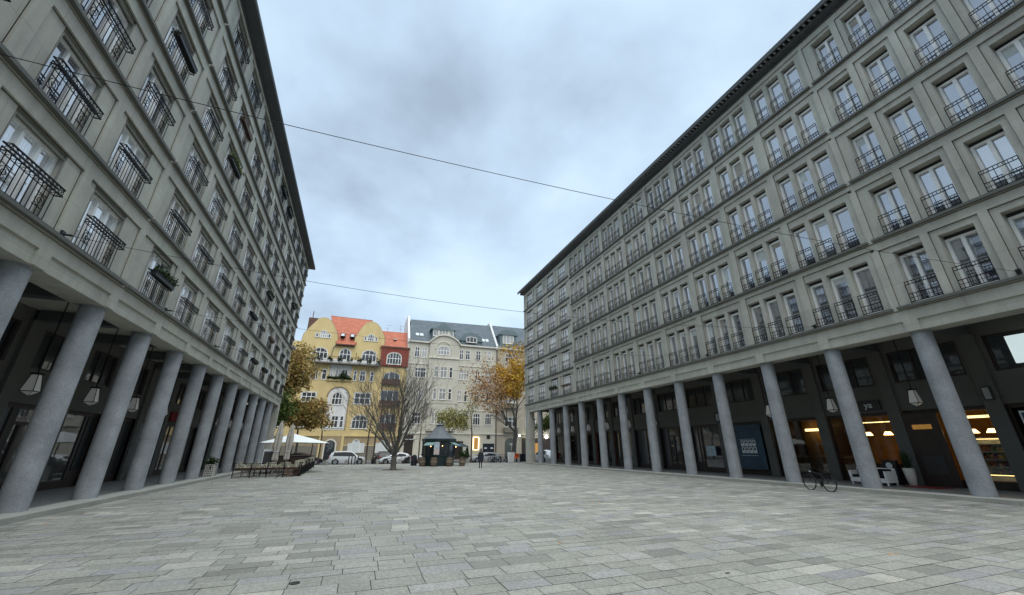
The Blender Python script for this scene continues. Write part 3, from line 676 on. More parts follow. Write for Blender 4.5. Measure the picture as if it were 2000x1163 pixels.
# goods shelf
t = thing('goods_shelf', 'lit shelf packed with coloured goods behind the glass beside the near right column', 'shelf', (25.1, 9.65, 0))
sh = MB()
for z in (.55, .85, 1.15, 1.45, 1.75): sh.box(0, .35, -.6, .6, z - .015, z)
sh.box(-.01, .35, -.64, -.6, .3, 1.98).box(-.01, .35, .6, .64, .3, 1.98).box(0, .38, -.64, .64, 1.95, 1.99).box(.35, .38, -.6, .6, .3, 1.95).build('shelf_frame', M['frame_white'], t)
bkx = MB()
for z in (.55, .85, 1.15, 1.45):
    y = -.58
    while y < .52:
        w = random.uniform(.03, .1); bkx.box(.04, .25, y, y + w * .9, z, z + random.uniform(.13, .25)); y += w
bkx.build('goods', M['books'], t)
MB().box(.0, .02, -.6, .6, .52, .54).box(-.02, -.0, -.66, -.64, .5, 1.95).box(-.02, 0, -.6, .6, 1.93, 1.95).build('shelf_light', M['warmhot'], t)
# a long slatted bench with a table in the third shop
t = thing('slatted_bench', 'slatted wooden bench behind the shop glass with the ochre wall', 'bench', (25.2, 17.2, 0))
s_ = MB()
for k in range(7): s_.box(.35, .40, -1.2, 1.2, .5 + k * .085, .55 + k * .085)
s_.build('backrest', M['brownwood'], t); s2 = MB()
for k in range(4): s2.box(-.1 + k * .11, -.02 + k * .11, -1.2, 1.2, .42, .46)
s2.build('seat', M['brownwood'], t)
for yy in (-1.1, 1.1): MB().box(-.08, .36, yy - .03, yy + .03, 0.02, .42).build('leg', M['black'], t)
# counter in sofa shop
tag(MB().box(25.2, 25.6, 12.5, 15.1, .02, .86).build('shop_counter', M['brownwood']), 'low dark counter behind the white armchairs in the sofa window', 'counter')
# blue poster window
t = thing('property_display', 'blue window film with two rows of four pale sheets', 'poster', (24.35, 20.6, 0))
MB().box(-.01, .02, -1.15, 1.15, .35, 3.05).build('film', M['blueposter'], t)
pp = MB(); bb = MB()
for r in range(2):
    for c in range(4):
        y0 = -.62 + c * .29; z0 = 1.30 + r * .42; pp.box(-.03, -.015, y0, y0 + .24, z0, z0 + .36); bb.box(-.036, -.031, y0 + .05, y0 + .19, z0 + .18, z0 + .31)
pp.build('sheet', M['paper'], t); bb.build('picture', M['blueposter'], t)
MB().box(-.03, -.015, -.64, .56, 2.14, 2.17).box(-.03, -.015, -.64, .56, 1.14, 1.17).build('trim_line', M['bluewhite'], t)
t = tag(MB().box(24.28, 24.36, 23.3, 24.1, 1.1, 1.75).build('poster', M['bluewhite']), 'blue and white landscape poster in a shop window between two right columns', 'poster')
# wall signs on the right arcade wall
def textmesh(txt, size, m, parent, loc, rot, depth=.01):
    cu = bpy.data.curves.new('letters', 'FONT'); cu.body = txt; cu.size = size; cu.extrude = depth; cu.align_x = 'CENTER'
    tmp = bpy.data.objects.new('tmp', cu); C.objects.link(tmp); bpy.context.view_layer.update()
    me = bpy.data.meshes.new_from_object(tmp.evaluated_get(bpy.context.evaluated_depsgraph_get())); bpy.data.objects.remove(tmp)
    me.materials.clear(); me.materials.append(m); o = bpy.data.objects.new('lettering', me); C.objects.link(o); o.parent = parent; o.location = loc; o.rotation_euler = rot; return o
t = thing('shop_sign', 'dark shop sign with large pale letters above the sofa window', 'sign', (24.3, 13.4, 3.6))
MB().box(0, .08, -.85, .85, -.22, .24).build('sign_board', M['greyveil'], t)
textmesh('ya', .42, M['paper'], t, (-.01, -.35, -.10), (PI / 2, 0, -PI / 2))
t = thing('wall_sign', 'small pale wall sign on the dark pier right of the goods shop', 'sign', (24.2, 8.65, 3.7))
MB().box(-.0, .06, -.14, .14, -.27, .27).build('sign_board', M['black'], t); MB().box(-.012, -.001, -.1, .1, -.23, .23).build('sign_face', M['frame_grey'], t)
t = thing('wall_sign', 'square framed pale sign projecting between two right columns', 'sign', (24.0, 22.35, 3.65))
MB().box(-.22, .25, -.03, .03, -.27, .27).build('sign_board', M['black'], t); MB().box(-.18, .21, -.045, -.031, -.23, .23).build('sign_face', M['paper'], t)
tag(MB().box(24.05, 24.2, 6.3, 7.45, 4.72, 5.8).build('bright_screen', M['screen']), 'bright white panel in the upper arcade at the right edge of the photo', 'screen')
t = thing('framed_poster', 'white framed display in the dark shop window at the right edge', 'poster', (24.3, 7.6, 0))
MB().box(0, .03, -.5, .45, 2.2, 2.95).build('frame', M['paper'], t); MB().box(-.02, -.001, -.44, .39, 2.27, 2.88).build('print', M['blueposter'], t)
# red mat, planter, armchairs
tag(MB().box(22.9, 24.1, 10.7, 12.0, 0, .014).build('door_mat', M['red']), 'dark red door mat at the shop entrance on the right', 'mat')
t = thing('tall_planter', 'tall pale tapered planter with a dark grassy plant beside the white armchairs', 'planter', (23.7, 11.95, 0))
o = MB().lathe([(.11, 0), (.13, .02), (.185, .35), (.21, .72), (.205, .74), (.18, .74), (.17, .70)], n=24).build('pot', M['granitew'], t); smooth_by_angle(o)
k = 160; P_ = np.zeros((k, 3)); a = rng.uniform(0, 6.28, k); rr_ = rng.uniform(.02, .22, k); hh = rng.uniform(.15, .75, k)
P_[:, 0] = np.cos(a) * rr_ * .8; P_[:, 1] = np.sin(a) * rr_ * .8; P_[:, 2] = .72 + hh / 2
quads('plant', P_, np.stack([-np.sin(a) * .012, np.cos(a) * .012, a * 0], 1), np.stack([np.cos(a) * rr_ * .5, np.sin(a) * rr_ * .5, hh / 2], 1), M['leaf_dark'], t)
def armchair(y, label, flip):
    t = thing('lounge_chair', label, 'armchair', (23.05, y, 0), 0, 'white lounge seats in front of the lit shop')
    w = .37
    MB().box(-.36, .36, -w, w, .12, .30).build('seat', M['white'], t); MB().box(.28, .38, -w, w, .30, .72).build('backrest', M['white'], t)
    for s in (-1, 1): MB().box(-.38, .27, s * w, s * (w - .09), .301, .60).build('armrest', M['white'], t)
    MB().box(-.33, .27, -w + .1, w - .1, .301, .42).box(.14, .27, -w + .1, w - .1, .42, .68).build('cushion', M['iron'], t)
    for sx in (-.33, .32):
        for sy in (-w + .05, w - .05): MB().box(sx - .025, sx + .025, sy - .025, sy + .025, 0, .12).build('leg', M['white'], t)
armchair(13.5, 'white lounge armchair with dark cushion, further from the camera, left of the column', 0); armchair(12.7, 'white lounge armchair with dark cushion, nearer the planter, right of the column', 1)
t = thing('fan_heater', 'dark round device standing behind the armchairs under the shop window', 'heater', (24.0, 12.75, 0))
MB().box(-.1, .1, -.28, .28, .0, 1.05).build('casing', M['black'], t); MB().tube((-.105, 0, .82), (-.12, 0, .82), .13, n=20).build('dial', M['paper'], t)
# patterned basket with flowers against a left column
t = thing('flower_basket', 'patterned lattice basket holding dark foliage with white blossoms beside a left column', 'planter', (-8.38, 32.0, 0))
ba = MB(); ba.box(-.22, .22, -.22, .22, 0, .02)
for s in (-1, 1):
    for k in range(6):
        q = -.22 + k * .088; ba.box(q - .012, q + .012, s * .22, s * .235, 0, .72); ba.box(s * .22, s * .235, q - .012, q + .012, 0, .72)
    for k in range(7):
        z = .02 + k * .115; ba.box(-.23, .23, s * .221, s * .24, z - .014, z + .014); ba.box(s * .221, s * .24, -.23, .23, z - .014, z + .014)
ba.build('basket', M['granitew'], t); MB().box(-.2, .2, -.2, .2, .02, .68).build('liner', M['black'], t)
k = 300; P_ = rng.normal(0, 1, (k, 3)) * (.14, .14, .12) + (0, 0, .86); U_ = rng.normal(0, .03, (k, 3)); V_ = rng.normal(0, .03, (k, 3)); quads('foliage', P_, U_, V_, M['leaf_dark'], t)
bm_ = MB()
for k in range(9):
    c = (random.uniform(-.25, .25), random.uniform(-.25, .2), random.uniform(.8, 1.1)); bm_.lathe([(.0, -.035), (.04, 0), (.0, .035)], c, 6)
bm_.build('blossom', M['white'], t)

# ------------------------------------------------------------------ flower boxes on the railings
def flowerbox(loc, label, boxm, leafm, W=1.7, plants=True, out_=1):
    t = thing('flower_box', label, 'flower box', loc, 0, 'flower boxes on the balcony railings')
    MB().box(0, .2 * out_, -W / 2, W / 2, 0, .19).box(-.01 * out_, .215 * out_, -W / 2 - .01, W / 2 + .01, .16, .2).build('box', M[boxm], t)
    if plants:
        k = 420; k = 900; P_ = np.stack([rng.normal(.1 * out_, .09, k), rng.uniform(-W / 2, W / 2, k), .19 + rng.gamma(1.6, .05, k) * (1 + .6 * np.sin(rng.uniform(0, 6, k)))], 1)
        quads('foliage', P_, rng.normal(0, .02, (k, 3)), rng.normal(0, .02, (k, 3)), M[leafm], t)
    return t
lc = lambda k: lwin_center(k)
flowerbox((LX + .08, lc(7), LZ[0] + .82), 'black flower box full of dark green plants on the lowest left balcony row', 'black', 'leaf_dark')
flowerbox((LX + .08, lc(8), LZ[3] + .82), 'flower box with bushy green plants on a fourth floor left balcony', 'black', 'leaf_green')
flowerbox((LX + .08, lc(8), LZ[4] + .82), 'dark red flower box on the left facade one floor above the bushy green plants', 'brownwood', 'leaf_dark', plants=False)
flowerbox((LX + .08, lc(6), LZ[3] + .82), 'long black empty flower box high on the left facade near the wall gap', 'black', 'leaf_dark', plants=False)
flowerbox((LX + .08, lc(12), LZ[0] + .82), 'dark flower box on the lowest left balcony row, nearest of three far boxes', 'iron', 'leaf_dark', plants=False)
flowerbox((LX + .08, lc(13), LZ[0] + .82), 'dark flower box on the lowest left balcony row, middle of three far boxes', 'iron', 'leaf_dark', plants=False)
flowerbox((LX + .08, lc(11), LZ[1] + .82), 'dark flower box on the second left balcony row, alone in its row', 'iron', 'leaf_dark', plants=False)
flowerbox((LX + .08, lc(13), LZ[1] + .82), 'reddish flower box on the second left balcony row near the far wall gap', 'brownwood', 'leaf_dark', plants=False)
flowerbox((LX + .08, lc(12), LZ[2] + .82), 'leafy dark green flower box on the third left balcony row', 'black', 'leaf_dark')
flowerbox((LX + .08, lc(15), LZ[3] + .82), 'leafy flower box on the fourth left balcony row by the building corner', 'black', 'leaf_dark')
flowerbox((LX + .08, lc(11), LZ[5] + .82), 'black flower box on the top left balcony row, nearer of two', 'black', 'leaf_dark')
flowerbox((LX + .08, lc(12), LZ[5] + .82), 'black flower box on the top left balcony row, farther of two', 'black', 'leaf_dark')
flowerbox((RX - .02, 38.3, 7.10 + .8), 'dark red flower box on the lowest right balcony row by the far wall gap', 'brownwood', 'leaf_dark', out_=-1, plants=False)
flowerbox((RX - .02, 41.4, 7.10 + .8), 'dark green flower box on the lowest right balcony row, one window from the red box', 'black', 'leaf_dark', out_=-1)

# ------------------------------------------------------------------ cables over the square
def cable(yl, zl, yr, zr, sag, label):
    t = thing('overhead_cable', label, 'cable', (LX, yl, zl), 0, 'thin cables spanning the square')
    mb = MB(); n = 40; pts = []
    for i in range(n + 1):
        q = i / n; pts.append((q * (RX - LX - .1) + .05, (yr - yl) * q, (zr - zl) * q - 4 * sag * q * (1 - q)))
    mb.path(pts, .0065, 5); mb.build('wire', M['iron'], t)
    h = MB()
    for p, s in ((pts[0], 1), (pts[-1], -1)): h.tube((p[0] - s * .07, p[1], p[2]), (p[0] + s * .2, p[1], p[2]), .03, n=6); h.box(p[0] - s * .045, p[0] + s * .01, p[1] - .06, p[1] + .06, p[2] - .1, p[2] + .1)
    h.build('wall_anchor', M['black'], t)
cable(6.6, 7.2, 5.36, 7.22, .5, 'thin dark cable high across the sky, nearest of the four')
cable(13.19, 7.12, 12.21, 7.2, .85, 'thin dark cable crossing the sky just above the far roofs, second of four')
cable(19.96, 7.12, 19.0, 7.2, .6, 'faint cable across the yellow gables, third of four')
cable(26.74, 7.12, 25.95, 7.2, .6, 'faint farthest cable in front of the far houses')

# ------------------------------------------------------------------ far houses (their fronts stand 74 m away)
FY = 74.0
def back(X, z, Y): return (X * Y / FY, 1.6 + (z - 1.6) * Y / FY)
def outline(x0, x1, z0, z1, arch):
    """rect (arch 0) or with an elliptic head of height arch"""
    p = [(x0, z0), (x1, z0), (x1, z1 - arch)]
    if arch:
        n = 12; cx = (x0 + x1) / 2; rx = (x1 - x0) / 2
        for i in range(1, n): t = PI * i / n; p.append((cx + rx * math.cos(t), z1 - arch + arch * math.sin(t)))
    p.append((x0, z1 - arch)); return p
def fwin(root, x0, x1, z0, z1, arch=0.0, mull=(0.5,), tr=(0.66,), trim=.10, y=FY, trimm='cream', glass='glassF', sill=True):
    """window: surround > pane, frame bars"""
    o = MB(); A = outline(x0 - trim, x1 + trim, z0 - (.05 if sill else 0), z1 + trim, arch + (trim * .6 if arch else 0)); B = outline(x0, x1, z0, z1, arch)
    n = len(A)
    def ring(mb, A, B, ya, yb):
        vs = [(p[0], ya, p[1]) for p in A] + [(p[0], ya, p[1]) for p in B] + [(p[0], yb, p[1]) for p in A] + [(p[0], yb, p[1]) for p in B]
        fs = []
        for i in range(n):
            j = (i + 1) % n; fs += [(i, j, n + j, n + i), (2 * n + i, 2 * n + j, j, i), (n + i, n + j, 3 * n + j, 3 * n + i)]
        mb.add(vs, fs)
    ring(o, A, B, y - .09, y)
    w = part(o, 'window', M[trimm], root)
    g = MB(); Bp = outline(x0 + .001, x1 - .001, z0 + .001, z1 - .001, arch); g.prism(Bp, 'y', y - .02, y - .004)
    go = g.build('pane', M[glass], w)
    f = MB(); C_ = outline(x0 + .09, x1 - .09, z0 + .09, z1 - .09, max(0, arch - .03)); ring(f, B, C_, y - .055, y - .021)
    W_, H_ = x1 - x0, z1 - z0
    for q in mull: xx = x0 + q * W_; f.box(xx - .045, xx + .045, y - .052, y - .021, z0 + .09, z1 - .09 - (0 if abs(q - .5) < .2 else arch * .45))
    for q in tr: zz = z0 + q * H_; f.box(x0 + .09, x1 - .09, y - .049, y - .021, zz - .05, zz + .05)
    f.build('frame', M['frame_white'], w)
    return w
# ---- yellow gabled house
yh = thing('gabled_house', 'yellow house with two curved gables, orange tiled roof and white arched windows', 'house', (-4, FY, 0))
g1 = [(-10.9, 18.9), (-10.75, 20.2), (-10.17, 21.2), (-9.41, 22.29), (-8.87, 23.1), (-8.18, 23.38), (-7.4, 23.3), (-6.9, 22.95), (-6.32, 22.18), (-5.8, 21.2), (-5.45, 20.4), (-5.32, 19.6), (-5.32, 18.9)]
g2 = [(-2.45, 18.9), (-2.5, 20.06), (-2.17, 20.83), (-1.54, 22.24), (-.9, 23.1), (-.2, 23.45), (.4, 23.45), (1.0, 23.15), (1.5, 22.6), (1.9, 21.9), (2.3, 21.2), (2.55, 20.5), (2.62, 19.6), (2.62, 18.9)]
w = MB(); w.box(-13.5, 2.62, FY, FY + .5, 3.6, 18.9).prism(g1, 'y', FY, FY + .5).prism(g2, 'y', FY, FY + .5)
# tan part right (behind brick)
w.box(2.62, 7.1, FY, FY + .5, 3.6, 15.5)
w.box(-13.5, 7.1, FY + .5, FY + 11, -.2, 18.9)
part(w, 'wall', M['yellow'], yh)
cp_ = MB()
for gg in (g1, g2):
    for p, q in zip(gg[:-1], gg[1:]): cp_.tube((p[0], FY + .2, p[1] + .02), (q[0], FY + .2, q[1] + .02), .13, n=6)
part(cp_, 'gable_coping', M['yellow_base'], yh)
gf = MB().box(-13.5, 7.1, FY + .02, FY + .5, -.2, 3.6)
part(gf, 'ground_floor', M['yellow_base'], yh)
part(MB().box(-13.5, -5.6, FY - .12, FY + .0, 3.55, 3.75).box(-1.9, 7.1, FY - .12, FY, 3.55, 3.75).box(-5.6, -5.2, FY - .1, FY + .02, -.2, 3.75).box(-2.3, -1.9, FY - .1, FY + .02, -.2, 3.75).box(-1.9, 7.1, FY - .07, FY + .02, 2.12, 2.25), 'string_course', M['yellow'], yh)
part(MB().box(-1.9, 7.1, FY - .05, FY + .02, -.2, 2.12).box(-13.5, -5.6, FY - .05, FY + .02, -.2, 2.12), 'plinth', M['plinth'], yh)
# main roof
rf = MB()
def roofquad(mb, a, b, c, d, Yf, Yb): # a,b front low (x,z at FY) c,d back high
    (xa, za), (xb, zb) = back(*a, Yf), back(*b, Yf); (xc, zc), (xd, zd) = back(*c, Yb), back(*d, Yb)
    mb.add([(xa, Yf, za), (xb, Yf, zb), (xc, Yb, zc), (xd, Yb, zd), (xa, Yf, za - .2), (xb, Yf, zb - .2), (xc, Yb, zc - .2), (xd, Yb, zd - .2)], [(0, 1, 2, 3), (4, 7, 6, 5), (0, 4, 5, 1), (2, 6, 7, 3), (0, 3, 7, 4), (1, 5, 6, 2)])
roofquad(rf, (-5.4, 18.85), (-2.35, 18.95), (.1, 23.8), (-7.0, 23.9), FY - .5, FY + 4.5)
roofquad(rf, (-7.0, 23.9), (.1, 23.8), (.1, 23.8), (-7, 23.9), FY + 4.4, FY + 4.6)
for gx, z in ((-8.1, 23.1), (.1, 23.2)):  # saddle roofs running back from the gables
    rf.add([(gx - 2.4, FY + .5, 19.4), (gx, FY + .5, z), (gx + 2.4, FY + .5, 19.4), (gx - 2.4, FY + 9, 19.4), (gx, FY + 9, z), (gx + 2.4, FY + 9, 19.4)], [(0, 1, 4, 3), (1, 2, 5, 4), (0, 2, 1), (3, 4, 5), (0, 3, 5, 2)])
roofquad(rf, (2.0, 18.95), (7.1, 18.95), (6.55, 22.0), (1.9, 21.95), FY - .35, FY + 3.2)
part(rf, 'roof', M['tile_orange'], yh)
part(MB().box(-5.45, -2.3, FY - .62, FY - .48, 18.62, 18.8).box(-5.4, -2.35, FY - .48, FY, 18.55, 18.68), 'eaves_board', M['brownwood'], yh)
part(MB().box(-10.6, -9.0, FY + 1.2, FY + 4, 19, 23.55).box(-10.2, -10.08, FY + 2, FY + 2.1, 23.5, 25.0), 'chimney', M['brownbrick'], yh)
for x0, x1 in ((-4.95, -4.2), (-3.35, -2.6)):
    o = MB().box(x0, x1, FY - .25, FY + 1.0, 20.25, 20.36).box(x0, x1, FY + .2, FY + 1.0, 20.36, 20.95); w_ = part(o, 'roof_window', M['iron'], yh)
    MB().add([(x0 + .1, FY - .27, 20.30), (x1 - .1, FY - .27, 20.30), (x1 - .1, FY + .18, 20.88), (x0 + .1, FY + .18, 20.88)], [(0, 1, 2, 3)]).build('pane', M['paper'], w_)
part(MB().box(4.2, 4.8, FY + .9, FY + 1.8, 20.7, 20.9), 'roof_window', M['paper'], yh)
# windows row by row
fwin(yh, -8.18, -7.11, 19.78, 21.05, .5, (.33, .67), (.45,)); fwin(yh, -8.9, -8.45, 19.78, 20.5, 0, (), ()); fwin(yh, -6.95, -6.5, 19.78, 20.5, 0, (), ())
fwin(yh, -.35, .72, 19.85, 21.1, .5, (.33, .67), (.45,)); fwin(yh, -.95, -.55, 19.85, 20.6, 0, (), ()); fwin(yh, .92, 1.3, 19.85, 20.6, 0, (), ())
fwin(yh, -9.0, -6.5, 16.0, 18.0, 1.0, (.25, .5, .75), (.6,)); fwin(yh, -4.65, -2.8, 16.1, 18.15, 1.0, (.33, .67), (.5,)); fwin(yh, -.95, 1.5, 16.1, 18.15, 1.0, (.25, .5, .75), (.6,))
fwin(yh, -10.9, -9.6, 12.55, 14.3, .65, (.5,), (.6,)); fwin(yh, -8.55, -7.4, 12.55, 14.35, .58, (.33, .67), (.6,)); fwin(yh, -6.85, -6.12, 12.6, 14.35, .36, (), (.6,)); fwin(yh, -1.85, -1.38, 12.6, 14.4, .24, (), (.6,)); fwin(yh, -.85, .1, 12.6, 14.45, .5, (.5,), (.6,)); fwin(yh, .9, 1.45, 12.6, 14.4, .27, (), (.6,))
fwin(yh, -9.3, -7.2, 8.85, 10.4, 0, (.33, .67), (.55,), .12, trimm='white'); fwin(yh, -1.2, 1.35, 8.75, 10.6, 0, (.33, .67), (.55,), .12, trimm='white')
fwin(yh, -9.4, -7.05, 4.9, 6.6, 0, (.25, .5, .75), (.6,)); fwin(yh, -1.1, 1.33, 4.78, 6.98, .95, (.25, .5, .75), (.6,))
fwin(yh, -12.9, -11.3, 4.9, 6.6, 0); fwin(yh, -12.9, -11.3, 8.85, 10.5, 0); fwin(yh, -12.9, -11.5, 16.1, 17.8, 0)
for (x0, x1, zz) in ((-1.15, -.65, 2.5), (-.55, .6, 3.05), (.7, 1.35, 2.5), (3.1, 3.7, 2.5), (3.8, 4.9, 3.05), (5.0, 5.6, 2.5)):
    fwin(yh, x0, x1, 1.08, zz, .5 if zz > 2.9 else 0, (), (), .05, trimm='white', glass='glassF', y=FY - .05)
sh_ = MB()
for (x0, x1, zz) in ((-1.1, -.7, 2.4), (-.5, .55, 2.8), (.75, 1.3, 2.4), (3.15, 3.65, 2.4), (3.85, 4.85, 2.8), (5.05, 5.55, 2.4)): sh_.box(x0, x1, FY - .14, FY - .11, 1.15, zz)
part(sh_, 'roller_shutter', M['paper'], yh)
# white arched recess with windows, entrance door
arch_o = outline(-5.35, -2.15, 4.55, 11.35, 1.5)
part(MB().prism(arch_o, 'y', FY - .03, FY - .001), 'niche', M['whitewall'], yh)
rg = MB(); Ao = outline(-5.5, -2.0, 4.55, 11.5, 1.62)
for p, q in zip(Ao[2:], Ao[3:]): rg.tube((p[0], FY - .05, p[1]), (q[0], FY - .05, q[1]), .12, n=5)
rg.box(-2.12, -1.95, FY - .12, FY, 4.6, 9.9)
part(rg, 'arch_moulding', M['yellow_base'], yh)
fwin(yh, -4.7, -3.1, 8.55, 10.6, .85, (.33, .67), (.5,), y=FY - .03); fwin(yh, -5.15, -4.6, 4.9, 6.75, 0, (), (.6,), y=FY - .03, trimm='white'); fwin(yh, -4.3, -3.2, 4.9, 6.75, 0, (.5,), (.6,), y=FY - .03, trimm='white'); fwin(yh, -2.98, -2.4, 4.9, 6.75, 0, (), (.6,), y=FY - .03, trimm='white')
dr = fwin(yh, -4.62, -3.12, -.15, 2.95, .75, (.5,), (), .22, glass='glassD', trimm='cream', sill=False); dr.name = 'entrance_door'; dr.children[0].data.materials[0] = M['darkwood']
# long balcony with white parapet and plants, and the loggia below
part(MB().box(-9.0, 2.3, FY - 1.2, FY, 15.25, 15.45), 'balcony_slab', M['concrete'], yh)
bal = MB().box(-9.0, 2.3, FY - 1.18, FY - 1.12, 15.452, 16.0)
part(bal, 'balcony_parapet', M['whitewall'], yh)
br_ = MB()
for k in range(60): xx = -9 + 11.3 * k / 59; br_.tube((xx, FY - 1.15, 16.0), (xx + random.uniform(-.05, .05), FY - 1.15, 16.4), .018, n=4)
br_.box(-9, 2.3, FY - 1.17, FY - 1.13, 16.38, 16.43).tube((-1.85, FY - 1.1, 15.5), (-1.85, FY - 1.1, 17.3), .05)
part(br_, 'balcony_railing', M['iron'], yh)
k = 700; P_ = np.stack([rng.uniform(-9, 2.3, k), FY - 1.2 + rng.normal(0, .08, k), 15.95 + rng.normal(0, .18, k)], 1); P_ = P_[np.sin(P_[:, 0] * 4) > .1]; k = len(P_)
o = quads('balcony_plants', P_, rng.normal(0, .07, (k, 3)), rng.normal(0, .07, (k, 3)), M['leaf_dark']); pin(o, yh, (0, 0, 0))
part(MB().box(-5.95, -2.1, FY - .03, FY - .001, 12.75, 15.2), 'loggia', M['whitewall'], yh)
fwin(yh, -4.85, -3.9, 12.9, 14.5, 0, (.5,), (), .06, y=FY - .03); fwin(yh, -3.8, -2.85, 12.9, 14.5, 0, (.5,), (), .06, y=FY - .03)
part(MB().box(-6.0, -2.0, FY - .25, FY, 12.45, 12.75).box(-6.05, -5.8, FY - .3, FY, 12.75, 15.2).box(-2.25, -2.0, FY - .3, FY, 12.75, 15.2), 'loggia_parapet', M['yellow'], yh)
k = 260; P_ = np.stack([rng.uniform(-5.9, -2.1, k), FY - .3 + rng.normal(0, .08, k), 12.8 + rng.gamma(1.5, .12, k)], 1); P2 = rng.normal(0, 1, (160, 3)) * (.25, .15, .4) + (-3.55, FY - .3, 13.3); P_ = np.concatenate([P_, P2]); k = len(P_)
o = quads('loggia_plants', P_, rng.normal(0, .07, (k, 3)), rng.normal(0, .07, (k, 3)), M['leaf_dark']); pin(o, yh, (0, 0, 0))
# rain pipe
part(MB().path([(-5.3, FY - .1, 18.8), (-5.75, FY - .1, 18.2), (-5.95, FY - .1, 16.4)], .06, 6), 'rain_pipe', M['copper'], yh)
# brick oriel and loggias on the right
part(MB().box(2.25, 7.12, FY - .3, FY + .5, 15.5, 18.85), 'brick_bay', M['brick'], yh)
part(MB().box(2.1, 7.25, FY - .5, FY + .3, 18.85, 19.08), 'brick_cornice', M['brownbrick'], yh)
fwin(yh, 3.35, 5.85, 15.85, 18.0, .8, (.2, .4, .6, .8), (.5,), .08, y=FY - .3)
for (x0, x1, z0, z1, ar) in ((3.1, 5.95, 12.35, 14.55, .9), (3.0, 6.05, 8.65, 11.25, 0), (3.3, 5.95, 4.9, 7.3, .4)):
    a_ = fwin(yh, x0, x1, z0 + .8, z1, ar, (.33, .67), (), .05, glass='glassD', trimm='yellow_base')
    part(MB().box(x0 - .15, x1 + .15, FY - .5, FY - .42, z0, z0 + .85).box(x0 - .15, x1 + .15, FY - .5, FY, z0 - .12, z0 - .002), 'balcony', M['brownwood'], yh)
# ---- neighbour on the left behind the trees
nh = thing('apartment_house', 'pale house with rusty roof edge mostly hidden behind the left autumn tree', 'house', (-22, FY, 0))
part(MB().box(-34, -13.6, FY + .3, FY + 10, -.2, 20.2), 'wall', M['beige2'], nh); part(MB().box(-34.2, -13.55, FY - .1, FY + 10, 20.2, 20.5), 'cornice', M['white'], nh)
rf = MB(); roofquad(rf, (-34, 20.5), (-13.6, 20.5), (-14, 22.3), (-34, 22.3), FY, FY + 4); part(rf, 'roof', M['brownbrick'], nh)
for z in (4.9, 8.8, 12.6, 16.3):
    for x in (-30, -27, -24, -21, -18, -15.5): fwin(nh, x, x + 1.2, z, z + 1.9, y=FY + .3)
# ---- white cream house with slate roof
wh = thing('apartment_house', 'cream town house with slate roof, arched bay and pointed dormer', 'house', (16, FY, 0))
part(MB().box(7.12, 24.35, FY, FY + 12, -.2, 20.35).box(6.75, 7.1, FY - .1, FY + 12, 15, 20.35), 'wall', M['beige'], wh)
ch = MB()
for k in range(1, 9): ch.box(7.2, 24.3, FY - .03, FY - .001, .2 + k * .46, .2 + k * .46 + .40) if k * .46 < 3.8 else None
part(MB().box(7.12, 10.8, FY - .35, FY, 20.35, 20.62).box(16.5, 24.35, FY - .35, FY, 20.35, 20.62).box(16.5, 24.35, FY - .1, FY, 16.4, 16.6).box(7.12, 10.8, FY - .1, FY, 16.3, 16.5).box(7.12, 24.35, FY - .14, FY, 4.08, 4.28).box(16.5, 24.35, FY - .08, FY, 8.15, 8.3), 'cornice', M['cream'], wh)
bayp = [(10.85, 9.3), (16.55, 9.3), (16.5, 20.4), (16.0, 21.0), (15.2, 21.55), (14.3, 21.85), (13.45, 21.95), (12.5, 21.8), (11.7, 21.35), (11.1, 20.75), (10.85, 20.4)]
part(MB().prism(bayp, 'y', FY - .55, FY + .1).prism([(11.2, 4.6), (16.3, 4.6), (16.3, 9.3), (11.2, 9.3)], 'y', FY - .5, FY + .0), 'bay', M['beige'], wh)
cv = MB(); arcp = [(10.6, 20.35), (10.95, 20.75), (11.6, 21.4), (12.45, 21.9), (13.45, 22.08), (14.4, 21.98), (15.3, 21.65), (16.1, 21.1), (16.7, 20.4)]
for p, q in zip(arcp[:-1], arcp[1:]): cv.prism([(p[0], p[1] - .12), (q[0], q[1] - .12), (q[0], q[1] + .16), (p[0], p[1] + .16)], 'y', FY - .85, FY - .3)
cv.box(10.7, 16.6, FY - .75, FY - .5, 17.5, 17.75)
part(cv, 'bay_cornice', M['cream'], wh)
arc2 = MB(); Ao = outline(11.9, 15.0, 18.4, 20.75, 1.5)
for p, q in zip(Ao[2:], Ao[3:]): arc2.tube((p[0], FY - .56, p[1]), (q[0], FY - .56, q[1]), .12, n=5)
part(arc2, 'arch_moulding', M['cream'], wh)
YB = FY - .55
fwin(wh, 12.35, 14.6, 18.2, 19.85, .6, (.25, .5, .75), (.5,), y=YB); fwin(wh, 11.9, 12.8, 13.95, 15.95, 0, (), y=YB); fwin(wh, 13.05, 14.35, 13.95, 15.95, y=YB); fwin(wh, 14.75, 15.4, 13.95, 15.95, 0, (), y=YB)
fwin(wh, 11.97, 12.6, 9.95, 11.95, 0, (), y=YB); fwin(wh, 13.06, 14.33, 9.95, 11.98, y=YB); fwin(wh, 14.75, 15.38, 9.95, 11.98, 0, (), y=YB)
fwin(wh, 12.0, 12.6, 5.7, 7.7, 0, (), y=FY - .5); fwin(wh, 13.0, 14.3, 5.7, 7.7, y=FY - .5); fwin(wh, 14.75, 15.4, 5.7, 7.7, 0, (), y=FY - .5)
